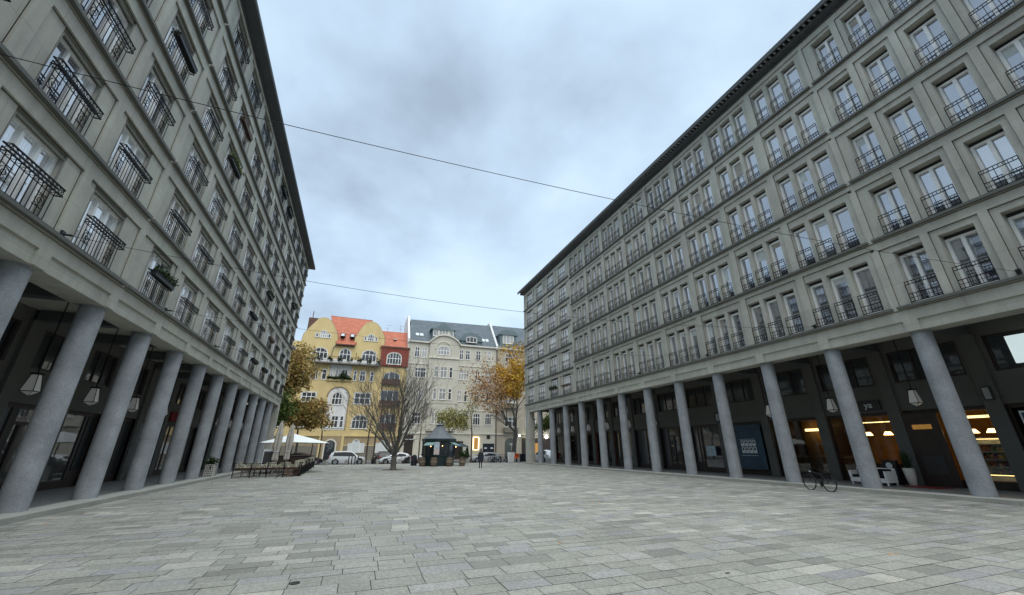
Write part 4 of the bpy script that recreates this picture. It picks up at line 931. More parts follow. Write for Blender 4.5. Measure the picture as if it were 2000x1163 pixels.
for x0, x1, z0, z1, mu in ((8.15, 9.05, 17.55, 19.5, (.5,)), (9.45, 10.45, 17.55, 19.5, (.5,)), (16.65, 17.45, 17.7, 19.55, (.5,)), (17.85, 18.78, 17.75, 19.55, (.5,)), (19.95, 20.95, 17.8, 19.65, (.5,)), (22.2, 23.1, 17.8, 19.65, (.5,)),
        (8.5, 10.5, 13.85, 15.6, (.25, .5, .75)), (16.65, 18.7, 13.8, 15.7, (.25, .5, .75)), (19.9, 20.87, 13.82, 15.6, (.5,)), (22.15, 23.23, 13.82, 15.65, (.5,)),
        (9.4, 10.4, 9.8, 11.6, (.5,)), (16.5, 17.42, 9.78, 11.8, (.5,)), (17.87, 18.5, 9.8, 11.75, ()), (19.87, 20.87, 9.8, 11.68, (.5,)), (22.15, 23.3, 9.8, 11.7, (.5,)),
        (8.6, 10.2, 5.7, 7.7, (.33, .67)), (16.85, 18.9, 5.65, 7.75, (.25, .5, .75)), (19.76, 21.15, 5.68, 7.78, (.33, .67)), (22.1, 23.35, 5.72, 7.78, (.33, .67))):
    fwin(wh, x0, x1, z0, z1, .25 if (5 < z0 < 6 and x0 > 16) else 0, mu, (.66,), .07)
rf = MB(); roofquad(rf, (7.0, 20.62), (24.35, 20.66), (22.9, 25.1), (6.9, 24.75), FY - .3, FY + 5); rf.box(7.3, 24.2, FY + 5, FY + 11, 20.4, 26.0)
part(rf, 'roof', M['slate'], wh)
def firewall(xf, root, zf=25.0):
    (xa, za), (xb, zb) = (xf, 20.4), back(xf - (0 if xf < 10 else 1.2), zf + .4, FY + 5)
    xs = xf * 1.0
    mb = MB(); mb.add([(xs, FY - .3, 20.2), (xs, FY - .3, 21.0), (xs, FY + 5, zb), (xs, FY + 11, zb), (xs, FY + 11, 20.2), (xs + .35, FY - .3, 20.2), (xs + .35, FY - .3, 21.0), (xs + .35, FY + 5, zb), (xs + .35, FY + 11, zb), (xs + .35, FY + 11, 20.2)],
        [(0, 1, 2, 3, 4), (5, 9, 8, 7, 6), (0, 5, 6, 1), (1, 6, 7, 2), (2, 7, 8, 3), (3, 8, 9, 4), (4, 9, 5, 0)]); part(mb, 'firewall', M['whitewall'], root)
firewall(6.72, wh); 
# dormers
def dormer(root, x0, x1, z0, z1, zt, kind, Yf, Yb, wins):
    b = MB(); b.box(x0, x1, Yf, Yb, z0, z1); o = part(b, 'dormer', M['copper'], root)
    r = MB(); xm = (x0 + x1) / 2; n = 10
    if kind == 'point': prof = [(x0 - .25, z1), (x1 + .25, z1), (xm, zt)]
    else: prof = [(x1 + .25, z1 - .1)] + [(xm + (x1 - x0 + .5) / 2 * math.cos(PI * i / n), z1 - .1 + (zt - z1 + .1) * math.sin(PI * i / n)) for i in range(1, n)] + [(x0 - .25, z1 - .1)]
    r.prism(prof, 'y', Yf - .25, Yb); r.build('dormer_roof', M['copper'], o).location = (0, 0, 0)
    for (a, c, d, e_) in wins: fwin(root, a, c, d, e_, 0, (.33, .67), (), .05, y=Yf)
dormer(wh, 11.2, 15.4, 21.4, 23.35, 23.45, 'flat', FY + .15, FY + 5, [(11.4, 12.3, 21.95, 23.2), (12.45, 14.3, 21.95, 23.3), (14.45, 15.3, 21.95, 23.2)])
part(MB().prism([(11.6, 23.4), (15.2, 23.4), (13.4, 25.0)], 'y', FY + .2, FY + 5).box(10.9, 15.75, FY - .05, FY + 4, 23.36, 23.5), 'dormer_gable', M['copper'], wh)
dormer(wh, 16.9, 21.0, 20.9, 21.6, 23.2, 'round', FY + .1, FY + 4, [])
fwin(wh, 17.9, 20.0, 21.2, 22.35, .3, (.33, .67), (), .05, y=FY - .16)
for x in (8.2, 9.0, 21.4, 22.2): part(MB().add([(x, FY + .80, 21.95), (x + .62, FY + .80, 21.95), (x + .62, FY + 1.4, 22.6), (x, FY + 1.4, 22.6)], [(0, 1, 2, 3)]), 'roof_window', M['paper'], wh)
part(MB().box(17.6, 18.2, FY + 5, FY + 5.6, 25.9, 26.5), 'chimney', M['brownbrick'], wh)
# ground floor: doors, lit sign, plaques
part(MB().box(7.75, 9.25, FY - .06, FY, -.17, 3.9), 'shop_door', M['darkwood'], wh); part(MB().box(16.6, 18.1, FY - .06, FY, -.17, 2.9), 'shop_door', M['darkwood'], wh)
part(MB().box(7.6, 9.5, FY - .3, FY - .06, 3.1, 3.2), 'door_canopy', M['paper'], wh)
d = part(MB().box(21.85, 24.0, FY - .05, FY, -.17, 2.5), 'shop_door', M['navy'], wh); MB().box(22.1, 22.6, FY - .07, FY - .051, 1.6, 1.85).box(23.3, 23.8, FY - .07, FY - .051, 1.6, 1.85).box(22.8, 23.0, FY - .07, FY - .051, .5, .95).build('door_sign', M['paper'], d)
part(MB().box(22.55, 23.2, FY - .03, FY, 3.3, 3.95), 'small_window', M['darkwood'], wh)
part(MB().tube((24.3, FY - .12, 0), (24.3, FY - .12, 20.3), .09, n=8), 'rain_pipe', M['brownwood'], wh)
t = thing('lit_sign', 'tall amber sign with a glowing white border on the cream house wall', 'sign', (20.48, FY - .1, 2.5))
MB().box(-.42, .42, -.08, .09, -1.0, 1.0).build('sign_board', M['signyellow'], t)
MB().box(-.55, -.43, -.12, -.04, -1.08, 1.08).box(.43, .55, -.12, -.04, -1.08, 1.08).box(-.43, .43, -.12, -.04, 1.01, 1.1).box(-.43, .43, -.12, -.04, -1.1, -1.01).build('light_border', mat('sign_glow', (1, .8, .5, 1), .5, emit=(1, .78, .42, 1), estr=2.2), t)
# ---- third house, partly seen through the right colonnade
th = thing('apartment_house', 'grey cream town house with loggias behind the orange tree at the right corner', 'house', (32, FY, 0))
part(MB().box(24.4, 44, FY, FY + 12, -.2, 20.35), 'wall', M['beige2'], th)
part(MB().box(24.4, 44, FY - .35, FY, 20.35, 20.62).box(24.4, 44, FY - .14, FY, 4.08, 4.28), 'cornice', M['cream'], th)
rf = MB(); roofquad(rf, (24.4, 20.66), (44, 20.66), (43, 25.4), (23.2, 25.2), FY - .3, FY + 5); part(rf, 'roof', M['slate'], th)
firewall(24.1, th, 25.3)
dormer(th, 25.0, 28.6, 21.0, 23.6, 24.6, 'round', FY + .1, FY + 5, [(25.6, 27.9, 21.7, 23.4)])
for z0, z1 in ((13.9, 15.8), (9.9, 11.85), (5.45, 7.3), (17.8, 19.6)):
    for x in (26.0, 30.2, 33.4, 36.6): fwin(th, x, x + 2.3, z0, z1, 0, (.33, .67), (.6,), .06, trimm='beige2')
    if z0 < 17: part(MB().box(25.8, 28.6, FY - .7, FY, z0 - 1.0, z0 - .12), 'balcony', M['plinth'], th)
part(MB().prism(outline(26.1, 28.4, -.17, 3.5, 1.0), 'y', FY - .04, FY), 'arched_entrance', mat('grey_green_door', (.10, .12, .105, 1), .6), th)
tl = thing('wall_lamp', 'white fan shaped wall sign on a post in front of the grey green arch', 'sign', (27.1, FY - 1, 0)); MB().tube((0, 0, -.17), (0, 0, 2.2), .04).build('post', M['white'], tl); MB().lathe([(.05, 2.1), (.45, 2.35), (.45, 2.5), (.1, 2.5)], n=12).build('lamp_head', M['white'], tl)
sf = part(MB().box(29.5, 38.5, FY - .1, FY, -.17, 3.5), 'shopfront', M['darkwood'], th)
MB().box(31.0, 33.0, FY - .13, FY - .101, .4, 2.6).build('shop_window', M['signyellow'], sf)
# aerials
for x, z, q in ((3.0, 22.3, 'left'), (5.4, 22.3, 'right')):
    t = thing('roof_aerial', 'thin television aerial on the orange roof, %s one of two' % q, 'aerial', (x, FY + 3, z)); MB().tube((0, 0, -.4), (0, 0, 2.0 if q == 'right' else 1.3), .035).tube((-.6, 0, 1.1), (.4, 0, 1.15), .025).tube((-.1, 0, 1.7), (.7, 0, 1.7), .025).build('mast', M['frame_grey'], t)

# ------------------------------------------------------------------ trees
def grow(segs, tips, p, d, ln, r, depth, maxd, spread, up, rnd, kids=(2, 3), shrink=.72, wig=.12, minr=.006):
    n = 3 if depth < maxd else 2
    for i in range(n):
        d = (d + Vector((rnd.gauss(0, wig), rnd.gauss(0, wig), rnd.gauss(0, wig) + up * .12))).normalized()
        q = p + d * (ln / n); r2 = max(minr, r * (.90 if i < n - 1 else .82)); segs.append((p, q, r, r2)); p, r = q, r2
        if depth >= 1 and depth < maxd and i < n - 1 and rnd.random() < .75:
            a = d.orthogonal().normalized(); a.rotate(Matrix.Rotation(rnd.uniform(0, 2 * PI), 3, d)); dd = (d * math.cos(spread * 1.2) + a * math.sin(spread * 1.2)).normalized()
            grow(segs, tips, p, dd, ln * shrink * rnd.uniform(.6, .95), r * .5, depth + 1, maxd, spread, up, rnd, kids, shrink, wig, minr)
    if depth >= maxd - 1: tips.append((p.copy(), depth))
    if depth == maxd: return
    k = rnd.randint(*kids); ph = rnd.uniform(0, 2 * PI); a0 = d.orthogonal().normalized()
    for j in range(k):
        a = a0.copy(); a.rotate(Matrix.Rotation(ph + 2 * PI * j / k + rnd.uniform(-.4, .4), 3, d)); s = spread * rnd.uniform(.6, 1.25)
        dd = (d * math.cos(s) + a * math.sin(s)).normalized()
        grow(segs, tips, p, dd, ln * shrink * rnd.uniform(.8, 1.15), r * (.72 if k == 2 else .64), depth + 1, maxd, spread, up, rnd, kids, shrink, wig, minr)
def seg_mesh(segs):
    mb = MB()
    for p, q, r0, r1 in segs: mb.tube(p, q, r0, r1, 7 if r0 > .05 else 4 if r0 > .015 else 3, cap=False)
    return mb
def leaves(root, name, tips, m, per, spread, size, flat=.6, keep=None):
    P_ = np.array([list(t[0]) for t in tips])
    if keep is not None: P_ = P_[keep(P_)]
    P_ = np.repeat(P_, per, 0); P_ = P_ + rng.normal(0, spread, P_.shape) * (1, 1, flat); k = len(P_)
    nrm = rng.normal(0, 1, (k, 3)); nrm /= np.linalg.norm(nrm, axis=1)[:, None]; t = np.cross(nrm, rng.normal(0, 1, (k, 3))); t /= np.linalg.norm(t, axis=1)[:, None]; b = np.cross(nrm, t)
    sz = rng.uniform(.6, 1.3, k)[:, None] * size
    return quads(name, P_, t * sz, b * sz * .75, m, root)
def tree(name, label, loc, trunk, seed, maxd=5, ln=2.0, r=.2, spread=.5, up=.5, first=None, kids=(2, 3), bark='bark', lean=(0, 0, 1), leafspec=(), group=None, shrink=.74, wig=.12, minr=.007):
    rnd = random.Random(seed); t = thing(name, label, 'tree', loc, 0, group); segs = []; tips = []
    d = Vector(lean).normalized(); p = Vector((0, 0, -.12))
    n = 4; tr = []
    for i in range(n):
        q = p + d * (trunk / n) + Vector((rnd.gauss(0, .02), rnd.gauss(0, .02), 0)); tr.append((p, q, r * (1.25 if i == 0 else 1.0 - .03 * i), r * (1 - .03 * (i + 1)))); p = q
    if first:
        for (dv, l2, r2) in first: grow(segs, tips, p.copy() - d * rnd.uniform(0, .25), Vector(dv).normalized(), l2, r2, 1, maxd, spread, up, rnd, kids, shrink, wig, minr)
    else: grow(segs, tips, p, d, ln, r * .88, 0, maxd, spread, up, rnd, kids, shrink, wig, minr)
    mt = seg_mesh(tr); o = mt.build('trunk', M[bark], t, smooth=True); o2 = seg_mesh(segs).build('branches', M[bark], t, smooth=True)
    for (nm, m, per, sp, size, keep) in leafspec: leaves(t, nm, tips, M[m], per, sp, size, .8, keep)
    return t, tips
# bare many-stemmed tree in the middle of the square
fan = []
rr0 = random.Random(5)
for k in range(13):
    a = 2 * PI * k / 13 + rr0.uniform(-.2, .2); tl_ = (.2, .95, .5, 1.1, .7)[k % 5]; fan.append(((math.cos(a) * math.sin(tl_), math.sin(a) * math.sin(tl_), math.cos(tl_)), 3.1 if tl_ < .6 else 2.7, .10))
tree('bare_tree', 'bare many stemmed tree standing alone on the plaza paving', (3.42, 39.9, GZ), 1.35, 3, maxd=5, r=.27, spread=.36, up=.7, first=fan, kids=(2, 2), shrink=.80, wig=.12, minr=.010)
tag(MB().lathe([(.95, 0), (.95, .012), (.0, .012)], (3.42, 39.9, GZ - .003), 24).build('tree_pit', M['soil']), kind='structure')
# left autumn trees behind the corner of the left block
kl = lambda lo, hi: (lambda P: (P[:, 2] > lo) & (P[:, 2] < hi))
tree('autumn_tree', 'tall orange brown autumn tree at the corner of the left block', (-10.8, 60.0, GZ), 3.5, 21, maxd=5, ln=3.2, r=.27, spread=.40, up=.6, leafspec=[('crown', 'leaf_orange', 9, .36, .12, None)], shrink=.76)
tree('autumn_tree', 'lower brown and green autumn tree in front of the yellow house, left part', (-7.2, 62.0, GZ), 2.4, 33, maxd=5, ln=1.9, r=.16, spread=.55, up=.35, leafspec=[('crown', 'leaf_orange', 11, .36, .11, None)], shrink=.76)
tree('green_tree', 'green leaved tree close behind the corner of the left block', (-9.6, 57.0, GZ), 2.0, 35, maxd=4, ln=2.0, r=.16, spread=.5, up=.4, leafspec=[('crown', 'leaf_green', 9, .42, .12, None)], shrink=.76)
# young bare street trees
tree('street_tree', 'thin bare street tree left of the arched entrance door', (-4.1, 57.6, GZ), 3.3, 41, maxd=4, ln=1.5, r=.09, spread=.55, up=.3, bark='bark_dark', group='young street trees', minr=.009)
tree('street_tree', 'thin bare street tree, left one of the close pair behind the white cars', (1.45, 57.2, GZ), 3.4, 42, maxd=4, ln=1.6, r=.11, spread=.6, up=.3, bark='bark_dark', group='young street trees', minr=.009)
tree('street_tree', 'thin bare street tree, right one of the close pair behind the white cars', (2.3, 57.8, GZ), 3.6, 43, maxd=4, ln=1.6, r=.11, spread=.55, up=.3, bark='bark_dark', group='young street trees', leafspec=[('crown', 'leaf_rust', 1, .3, .06, None)], minr=.009)
tree('street_tree', 'bare street tree left of the kiosk with dark twigs', (8.1, 57.6, GZ), 2.8, 44, maxd=5, ln=1.7, r=.10, spread=.5, up=.4, bark='bark_dark', group='young street trees', minr=.009)
tree('street_tree', 'slim street tree with a few last leaves between kiosk and amber sign', (15.6, 58.6, GZ), 3.9, 45, maxd=4, ln=2.0, r=.11, spread=.5, up=.5, bark='bark_dark', group='young street trees', leafspec=[('crown', 'leaf_yg', 2, .35, .06, None)], minr=.009)
tree('leafy_tree', 'small yellow green leaved tree right behind the kiosk roof', (12.0, 58.2, GZ), 2.6, 46, maxd=5, ln=1.5, r=.11, spread=.6, up=.25, leafspec=[('crown', 'leaf_yg', 4, .36, .075, None)])
# big plane tree on the right
lf = [((-.62, 0, .78), 3.4, .17), ((-.12, .1, 1), 3.8, .16), ((.1, -.1, 1), 3.9, .15), ((-.85, .1, .75), 3.1, .12)]
tree('plane_tree', 'big leaning plane tree with golden and rusty leaves at the corner of the right block', (22.4, 60.0, GZ), 4.4, 52, maxd=5, r=.34, spread=.42, up=.35, first=lf, kids=(2, 3), lean=(.12, 0, 1), shrink=.82, wig=.12,
     leafspec=[('golden_leaves', 'leaf_gold', 20, .42, .12, lambda P: (P[:, 0] > -1.6) & (P[:, 2] > 9.5)), ('rusty_leaves', 'leaf_rust', 5, .42, .10, lambda P: (P[:, 0] <= -1.6) & (P[:, 2] > 7))])
tree('street_tree', 'dark green leaved tree seen through the far end of the right colonnade', (30.6, 63.5, GZ), 2.6, 61, maxd=4, ln=1.7, r=.13, spread=.55, up=.3, leafspec=[('crown', 'leaf_green', 10, .4, .1, None)])
def litter(name, label, pts, m, n, sz=.05):
    P_ = np.concatenate([np.stack([rng.normal(x, sx, n), rng.normal(y, sy, n), np.full(n, GZ + .006)], 1) for x, y, sx, sy in pts]); P_ = P_[(P_[:, 1] < 55.3) & (P_[:, 0] > -7.8) & (P_[:, 0] < 20)]; k = len(P_); a = rng.uniform(0, 6.28, k)
    o = quads(name, P_, np.stack([np.cos(a) * sz, np.sin(a) * sz, rng.normal(0, .008, k)], 1), np.stack([-np.sin(a) * sz * .7, np.cos(a) * sz * .7, rng.normal(0, .008, k)], 1), m); tag(o, label, 'leaves', None, 'stuff')
litter('fallen_leaves', 'scattered fallen autumn leaves on the paving', [(17, 51, 4, 3), (3.4, 40, 3, 3), (-3, 51, 2.5, 3), (6, 25, 8, 9), (2, 12, 7, 5), (-7.4, 20, .25, 12), (19.8, 25, .25, 12)], M['leaf_rust'], 26, .035)
# small iron caps let into the slabs
for (x, y, r) in ((-.55, 7.2, .07),):
    t = thing('access_cover', 'small round iron cap let into the paving at the front' if r < .1 else 'round iron cover in the paving, ' + ('right of centre' if x > 5 else 'left of centre and further back'), 'cover', (x, y, GZ + .002)); o = MB().lathe([(r, 0), (r, .006), (r * .9, .008), (r * .9, .004)], n=28).build('lid', M['groundj'], t)
t = thing('shop_sign', 'dark red square shop sign in the left arcade between two columns', 'sign', (-11.95, 34.7, 3.7)); MB().box(-.1, .1, -.75, .75, -.3, .3).build('sign_board', M['red'], t)
t = thing('potted_conifer', 'small dark conifer standing at the house wall left of the amber sign', 'shrub', (18.6, 72.8, -.17))
k = 500; hh = rng.uniform(0, 1, k); a = rng.uniform(0, 6.28, k); rr_ = (1 - hh) * .5 * rng.uniform(.6, 1, k); quads('foliage', np.stack([np.cos(a) * rr_, np.sin(a) * rr_, .4 + hh * 1.6], 1), rng.normal(0, .06, (k, 3)), rng.normal(0, .06, (k, 3)), M['leaf_dark'], t)
MB().lathe([(.25, 0), (.32, .45)], n=12).build('pot', M['concrete'], t)

# ------------------------------------------------------------------ cars
def car(label, loc, rz, paint, Lc=4.7, H=1.68, kind='suv'):
    t = thing('parked_car', label, 'car', loc, rz, 'cars parked along the street')
    h = Lc / 2; W = .93
    # stations: x, z_low, z_belt, z_roof, half width roof
    if kind == 'suv': stn = [(-h, .55, .80, .82, .80), (-h + .12, .30, .98, 1.02, .84), (-h + .35, .22, 1.02, 1.45, .66), (-h + .65, .22, 1.02, H - .04, .66), (-.4, .22, 1.0, H, .68), (.35, .22, .99, H - .05, .68), (.62, .22, .99, H - .16, .67), (1.28, .22, .98, 1.02, .74), (h - .45, .24, .86, .90, .76), (h - .12, .30, .72, .76, .72), (h, .42, .60, .62, .62)]
    else: stn = [(-h, .50, .72, .75, .78), (-h + .1, .28, .90, .95, .82), (-h + .5, .2, .92, 1.30, .62), (-h + .95, .2, .92, H - .03, .62), (-.35, .2, .90, H, .63), (.2, .2, .88, H - .05, .62), (.5, .2, .88, H - .18, .60), (1.12, .2, .86, .92, .72), (h - .5, .22, .76, .80, .72), (h - .12, .28, .60, .64, .70), (h, .38, .50, .52, .60)]
    vs = []; fs = []
    for (x, zl, zb, zr, wr) in stn:
        e_ = 1 - max(0, abs(x) / h - .8) * .9
        vs += [(x, -W * .92 * e_, zl), (x, -W * e_, (zl + zb) / 2), (x, -W * .97 * e_, zb), (x, -wr, zr), (x, 0, zr + .02), (x, wr, zr), (x, W * .97 * e_, zb), (x, W * e_, (zl + zb) / 2), (x, W * .92 * e_, zl)]
    n = 9
    for i in range(len(stn) - 1):
        for j in range(n): fs.append((i * n + j, (i + 1) * n + j, (i + 1) * n + (j + 1) % n, i * n + (j + 1) % n))
    fs += [tuple(range(n))[::-1], tuple(range((len(stn) - 1) * n, len(stn) * n))]
    b = MB().add(vs, fs).build('body', M[paint], t); smooth_by_angle(b, 32)
    # glass: side bands and screens, just proud of the shell
    gl = MB()
    ws = stn[2:8]
    for s in (-1, 1):
        q = []
        for (x, zl, zb, zr, wr) in ws[1:5]: q.append((x, zb, zr, wr))
        pts_lo = [(ws[0][0] + .18, s * (W * .975 + .012), ws[0][2] + .06)] + [(x, s * (W * .965 + .012), zb + .05) for x, zb, zr, wr in q] + [(ws[5][0] - .2, s * (W * .955 + .012), ws[5][2] + .05)]
        pts_hi = [(ws[0][0] + .30, s * (.74), 1.36 if kind == 'suv' else 1.22)] + [(x, s * (wr + .045), zr - .10) for x, zb, zr, wr in q] + [(ws[5][0] - .25, s * (W * .955 + .010), ws[5][2] + .06)]
        for i in range(len(pts_lo) - 1): gl.add([pts_lo[i], pts_lo[i + 1], pts_hi[i + 1], pts_hi[i]], [(0, 1, 2, 3)])
    a = stn[6]; c = stn[7]; gl.add([(a[0] + .04, -a[4] + .04, a[3] - .0), (a[0] + .04, a[4] - .04, a[3] - .0), (c[0] - .02, c[4] - .06, c[3] + .035), (c[0] - .02, -c[4] + .06, c[3] + .035)], [(0, 1, 2, 3)])
    a = stn[3]; c = stn[1]; gl.add([(a[0] - .05, -.55, a[3] - .1), (a[0] - .05, .55, a[3] - .1), (stn[2][0] - .04, .62, 1.2), (c[0] + .02, .66, 1.06), (c[0] + .02, -.66, 1.06), (stn[2][0] - .04, -.62, 1.2)], [(0, 1, 2, 3, 4, 5)])
    gl.build('windows', M['carglass'], t)
    wr = .36 if kind == 'suv' else .32; wb = Lc * .305
    for x in (-wb, wb + .05):
        for s in (-1, 1):
            w = empty('wheel', (x, s * .86, wr)); w.parent = t
            o = MB().tube((0, -.12, 0), (0, .12, 0), wr, n=24).build('tyre', M['tyre'], w); MB().tube((0, s * .115, 0), (0, s * .128, 0), wr * .64, n=14).build('rim', M['rim'], w)
            o = MB().lathe([(wr + .07, -.005), (wr + .07, .005)], n=24).build('arch', M['black'], w); o.rotation_euler = (PI / 2, 0, 0); o.location = (0, s * .055, .02)
    for s in (-1, 1):
        MB().box(h - .28, h - .1, s * .52, s * .76, .62 if kind == 'suv' else .52, .74 if kind == 'suv' else .63).build('headlight', M['headlight'], t)
        MB().box(-h + .02, -h + .16, s * .60, s * .85, .82 if kind == 'suv' else .72, .98 if kind == 'suv' else .86).build('taillight', M['redlight'], t)
        MB().box(.85, 1.0, s * .95, s * 1.1, 1.0, 1.12).build('mirror', M[paint], t)
    MB().box(-h - .01, -h + .05, -.26, .26, .52, .64).build('number_plate', M['paper'], t)
    return t
RZ = -.30
car('white estate sized utility car behind four black posts left of the bare tree', (-.75, 60.4, RZ), 0, 'carwhite', 4.75, 1.66)
car('dark car half hidden behind the pair of thin street trees', (3.9, 63.6, RZ), PI * .52, 'cardark', 4.5, 1.6)
car('white small car seen at an angle directly behind the bare tree trunk', (5.3, 60.2, RZ), PI * 1.02, 'carwhite', 4.1, 1.45, 'estate')
car('white utility car parked left of the kiosk behind the barrels', (10.2, 61.5, RZ), PI, 'carwhite', 4.5, 1.72)
car('silver estate car parked right of the kiosk behind the walking person', (18.2, 60.6, RZ), PI, 'carsilver', 4.4, 1.42, 'estate')
car('white van like car seen through the far end of the right colonnade', (28.0, 61.0, RZ), PI * .55, 'carwhite', 4.6, 1.7)
car('dark car parked left behind the cafe umbrella', (-6.0, 62.0, RZ), 0, 'cardark', 4.5, 1.5, 'estate')

# ------------------------------------------------------------------ street furniture
for i, (x, lb_) in enumerate(((-6.2, 'leftmost, beside the cafe railing'), (-2.95, 'left of the white utility car'), (-.78, 'in front of the white car, left of the black posts'), (1.2, 'at the nose of the white car'), (3.35 - .6, 'just left of the bare tree trunk'), (5.45, 'right of the bare tree trunk'), (7.3, 'left of the kiosk barrels'), (14.1, 'right of the kiosk at the silver car'), (16.6, 'behind the walking person'), (21.3, 'below the orange box'))):
    t = thing('stone_bollard', 'low grey stone bollard ' + lb_, 'bollard', (x, 54.6, GZ), 0, 'stone bollards along the plaza edge')
    o = MB().lathe([(.18, 0), (.175, .38), (.15, .5), (.08, .57), (0.01, .58)], n=16).build('post', M['concrete'], t); smooth_by_angle(o)
for i, x in enumerate((-.55, -.2, .17, .5)):
    t = thing('black_post', 'black square post in front of the white car, %s of four from the left' % ordw[i], 'bollard', (x, 55.0, GZ), 0, 'black posts in front of the white car')
    MB().box(-.06, .06, -.06, .06, 0, .98).box(-.045, .045, -.045, .045, .98, 1.02).build('post', M['black'], t)
def bicycle(loc, rz, label, lean=0.0, group=None, col='black', det=True):
    t = thing('bicycle', label, 'bicycle', loc, rz, group); t.rotation_euler = (lean, 0, rz)
    R = .34
    for nm, x in (('wheel', -.54), ('wheel', .52)):
        w = empty('wheel', (x, 0, R)); w.parent = t; mb = MB(); n = 28
        pts = [(math.cos(2 * PI * i / n) * R, 0, math.sin(2 * PI * i / n) * R) for i in range(n + 1)]; mb.path(pts, .028 if det else .03, 5); mb.build('tyre', M['tyre'], w)
        s = MB()
        for i in range(14): s.tube((0, 0, 0), (math.cos(2 * PI * i / 14) * R, 0, math.sin(2 * PI * i / 14) * R), .0025, n=3)
        s.tube((0, -.05, 0), (0, .05, 0), .03); s.build('spokes', M['rim'], w)
    bb = (-.08, 0, .29); st_ = (-.24, 0, .80); hd = (.32, 0, .83); hd2 = (.36, 0, .68)
    f = MB(); f.tube(bb, st_, .021).tube(bb, hd2, .025).tube((-.21, 0, .72), hd, .022).tube(hd, hd2, .022)
    for s in (-.05, .05): f.tube((-.54, s, R), (bb[0], s * .6, bb[2]), .010).tube((-.54, s, R), (-.21, s * .5, .72), .009).tube((.52, s, R), (.37, s * .6, .66), .012)
    f.build('frame', M[col], t)
    MB().tube((.33, 0, .83), (.31, 0, .98), .014).tube((.33, -.28, 1.0), (.33, .28, 1.0), .013).tube((.33, -.28, 1.0), (.24, -.30, .99), .016).tube((.33, .28, 1.0), (.24, .30, .99), .016).build('handlebar', M['iron'], t)
    MB().prism([(-.38, .86), (-.36, .90), (-.12, .895), (-.1, .87)], 'y', -.06, .06).tube(st_, (-.25, 0, .87), .013).build('saddle', M['black'], t)
    MB().tube((-.08, -.06, .29), (-.08, -.04, .29), .09, n=16).tube((-.08, -.07, .29), (.02, -.07, .17), .01).box(-.03, .07, -.14, -.07, .155, .18).tube((-.08, .07, .29), (-.18, .07, .41), .01).box(-.23, -.13, .07, .14, .40, .425).build('crankset', M['iron'], t)
    MB().box(-.80, -.35, -.06, .06, .76, .775).tube((-.54, .06, R), (-.62, .06, .76), .007).tube((-.54, -.06, R), (-.62, -.06, .76), .007).build('rear_rack', M['iron'], t)
    MB().box(.37, .42, -.03, .03, .80, .86).build('front_lamp', M['headlight'], t)
    return t
bk_ = bicycle((19.3, 13.15, GZ), PI * .5 - .17, 'black bicycle standing at the kerb in front of the right colonnade', .08); bk_.scale = (.92, .92, .92)
# parked bikes by the street
for i, (x, q) in enumerate(((17.5, 'first'), (17.95, 'second'), (18.4, 'third'), (18.85, 'fourth'), (19.3, 'fifth'), (19.7, 'sixth'))):
    bicycle((x, 55.0 + .1 * (i % 2), GZ), PI / 2 + .25 * (-1) ** i, 'dark bicycle in the rack row left of the menu board, %s from the left' % q, .03, 'bicycles in the rack row', det=False)
for i, (x, q) in enumerate(((4.2, 'left'), (6.0, 'right'))): bicycle((x, 56.1, -.3), .3 + PI * i, 'dark bicycle near the white small car behind the bare tree, %s one of two' % q, .05, 'bicycles behind the bare tree', det=False)
def scooter(x, y, label):
    t = thing('motor_scooter', label, 'scooter', (x, y, -.3), 1.2, 'scooters parked at the street')
    for xx in (-.6, .6): w = MB().tube((xx, -.06, .24), (xx, .06, .24), .24, n=18).build('wheel', M['tyre'], t)
    MB().prism([(-.85, .5), (-.8, .75), (-.15, .8), (0, .4), (.35, .35), (.5, 1.0), (.6, .98), (.62, .3), (.1, .2), (-.5, .25)], 'y', -.17, .17).build('body', M['black'], t)
    MB().tube((.5, -.3, 1.08), (.5, .3, 1.08), .02).tube((.52, 0, .95), (.5, 0, 1.1), .03).build('handlebar', M['iron'], t); MB().box(-.75, -.15, -.14, .14, .80, .88).build('seat', M['tyre'], t)
scooter(6.6, 56.9, 'dark scooter between the bare tree and the white utility car'); scooter(2.5, 56.5, 'dark scooter behind the bollard just left of the bare tree'); scooter(8.6, 56.6, 'dark scooter at the front wheel of the white utility car')
# menu board, orange box, covered bins, lamp post by the corner
t = thing('menu_board', 'white framed folding menu board beside the orange box', 'sign', (20.4, 55.2, GZ), .1)
for s in (-1, 1): o = MB().box(-.36, .36, -.02, .02, .05, 1.3).build('panel', M['white'], t); o.rotation_euler = (s * .16, 0, 0); o.location = (0, -s * .2, 0)
o = MB().box(-.30, .30, -.028, -.021, .2, .95).build('print', M['pinkwhite'], t); o.rotation_euler = (-.16, 0, 0); o.location = (0, -.2 + .4 * 0, 0); o.location = (0, .2 - .4, 0); o.rotation_euler = (-.16, 0, 0)
t = thing('orange_box', 'bright orange waste box mounted on a post right of the menu board', 'bin', (21.35, 55.6, GZ)); MB().box(-.3, .3, -.2, .2, .45, 1.05).box(-.34, .34, -.24, .24, 1.05, 1.12).build('bin_body', M['orange'], t); MB().box(-.05, .05, -.05, .05, 0, .45).build('post', M['iron'], t); MB().box(-.18, .18, -.21, -.201, .86, .93).build('slot', M['black'], t)
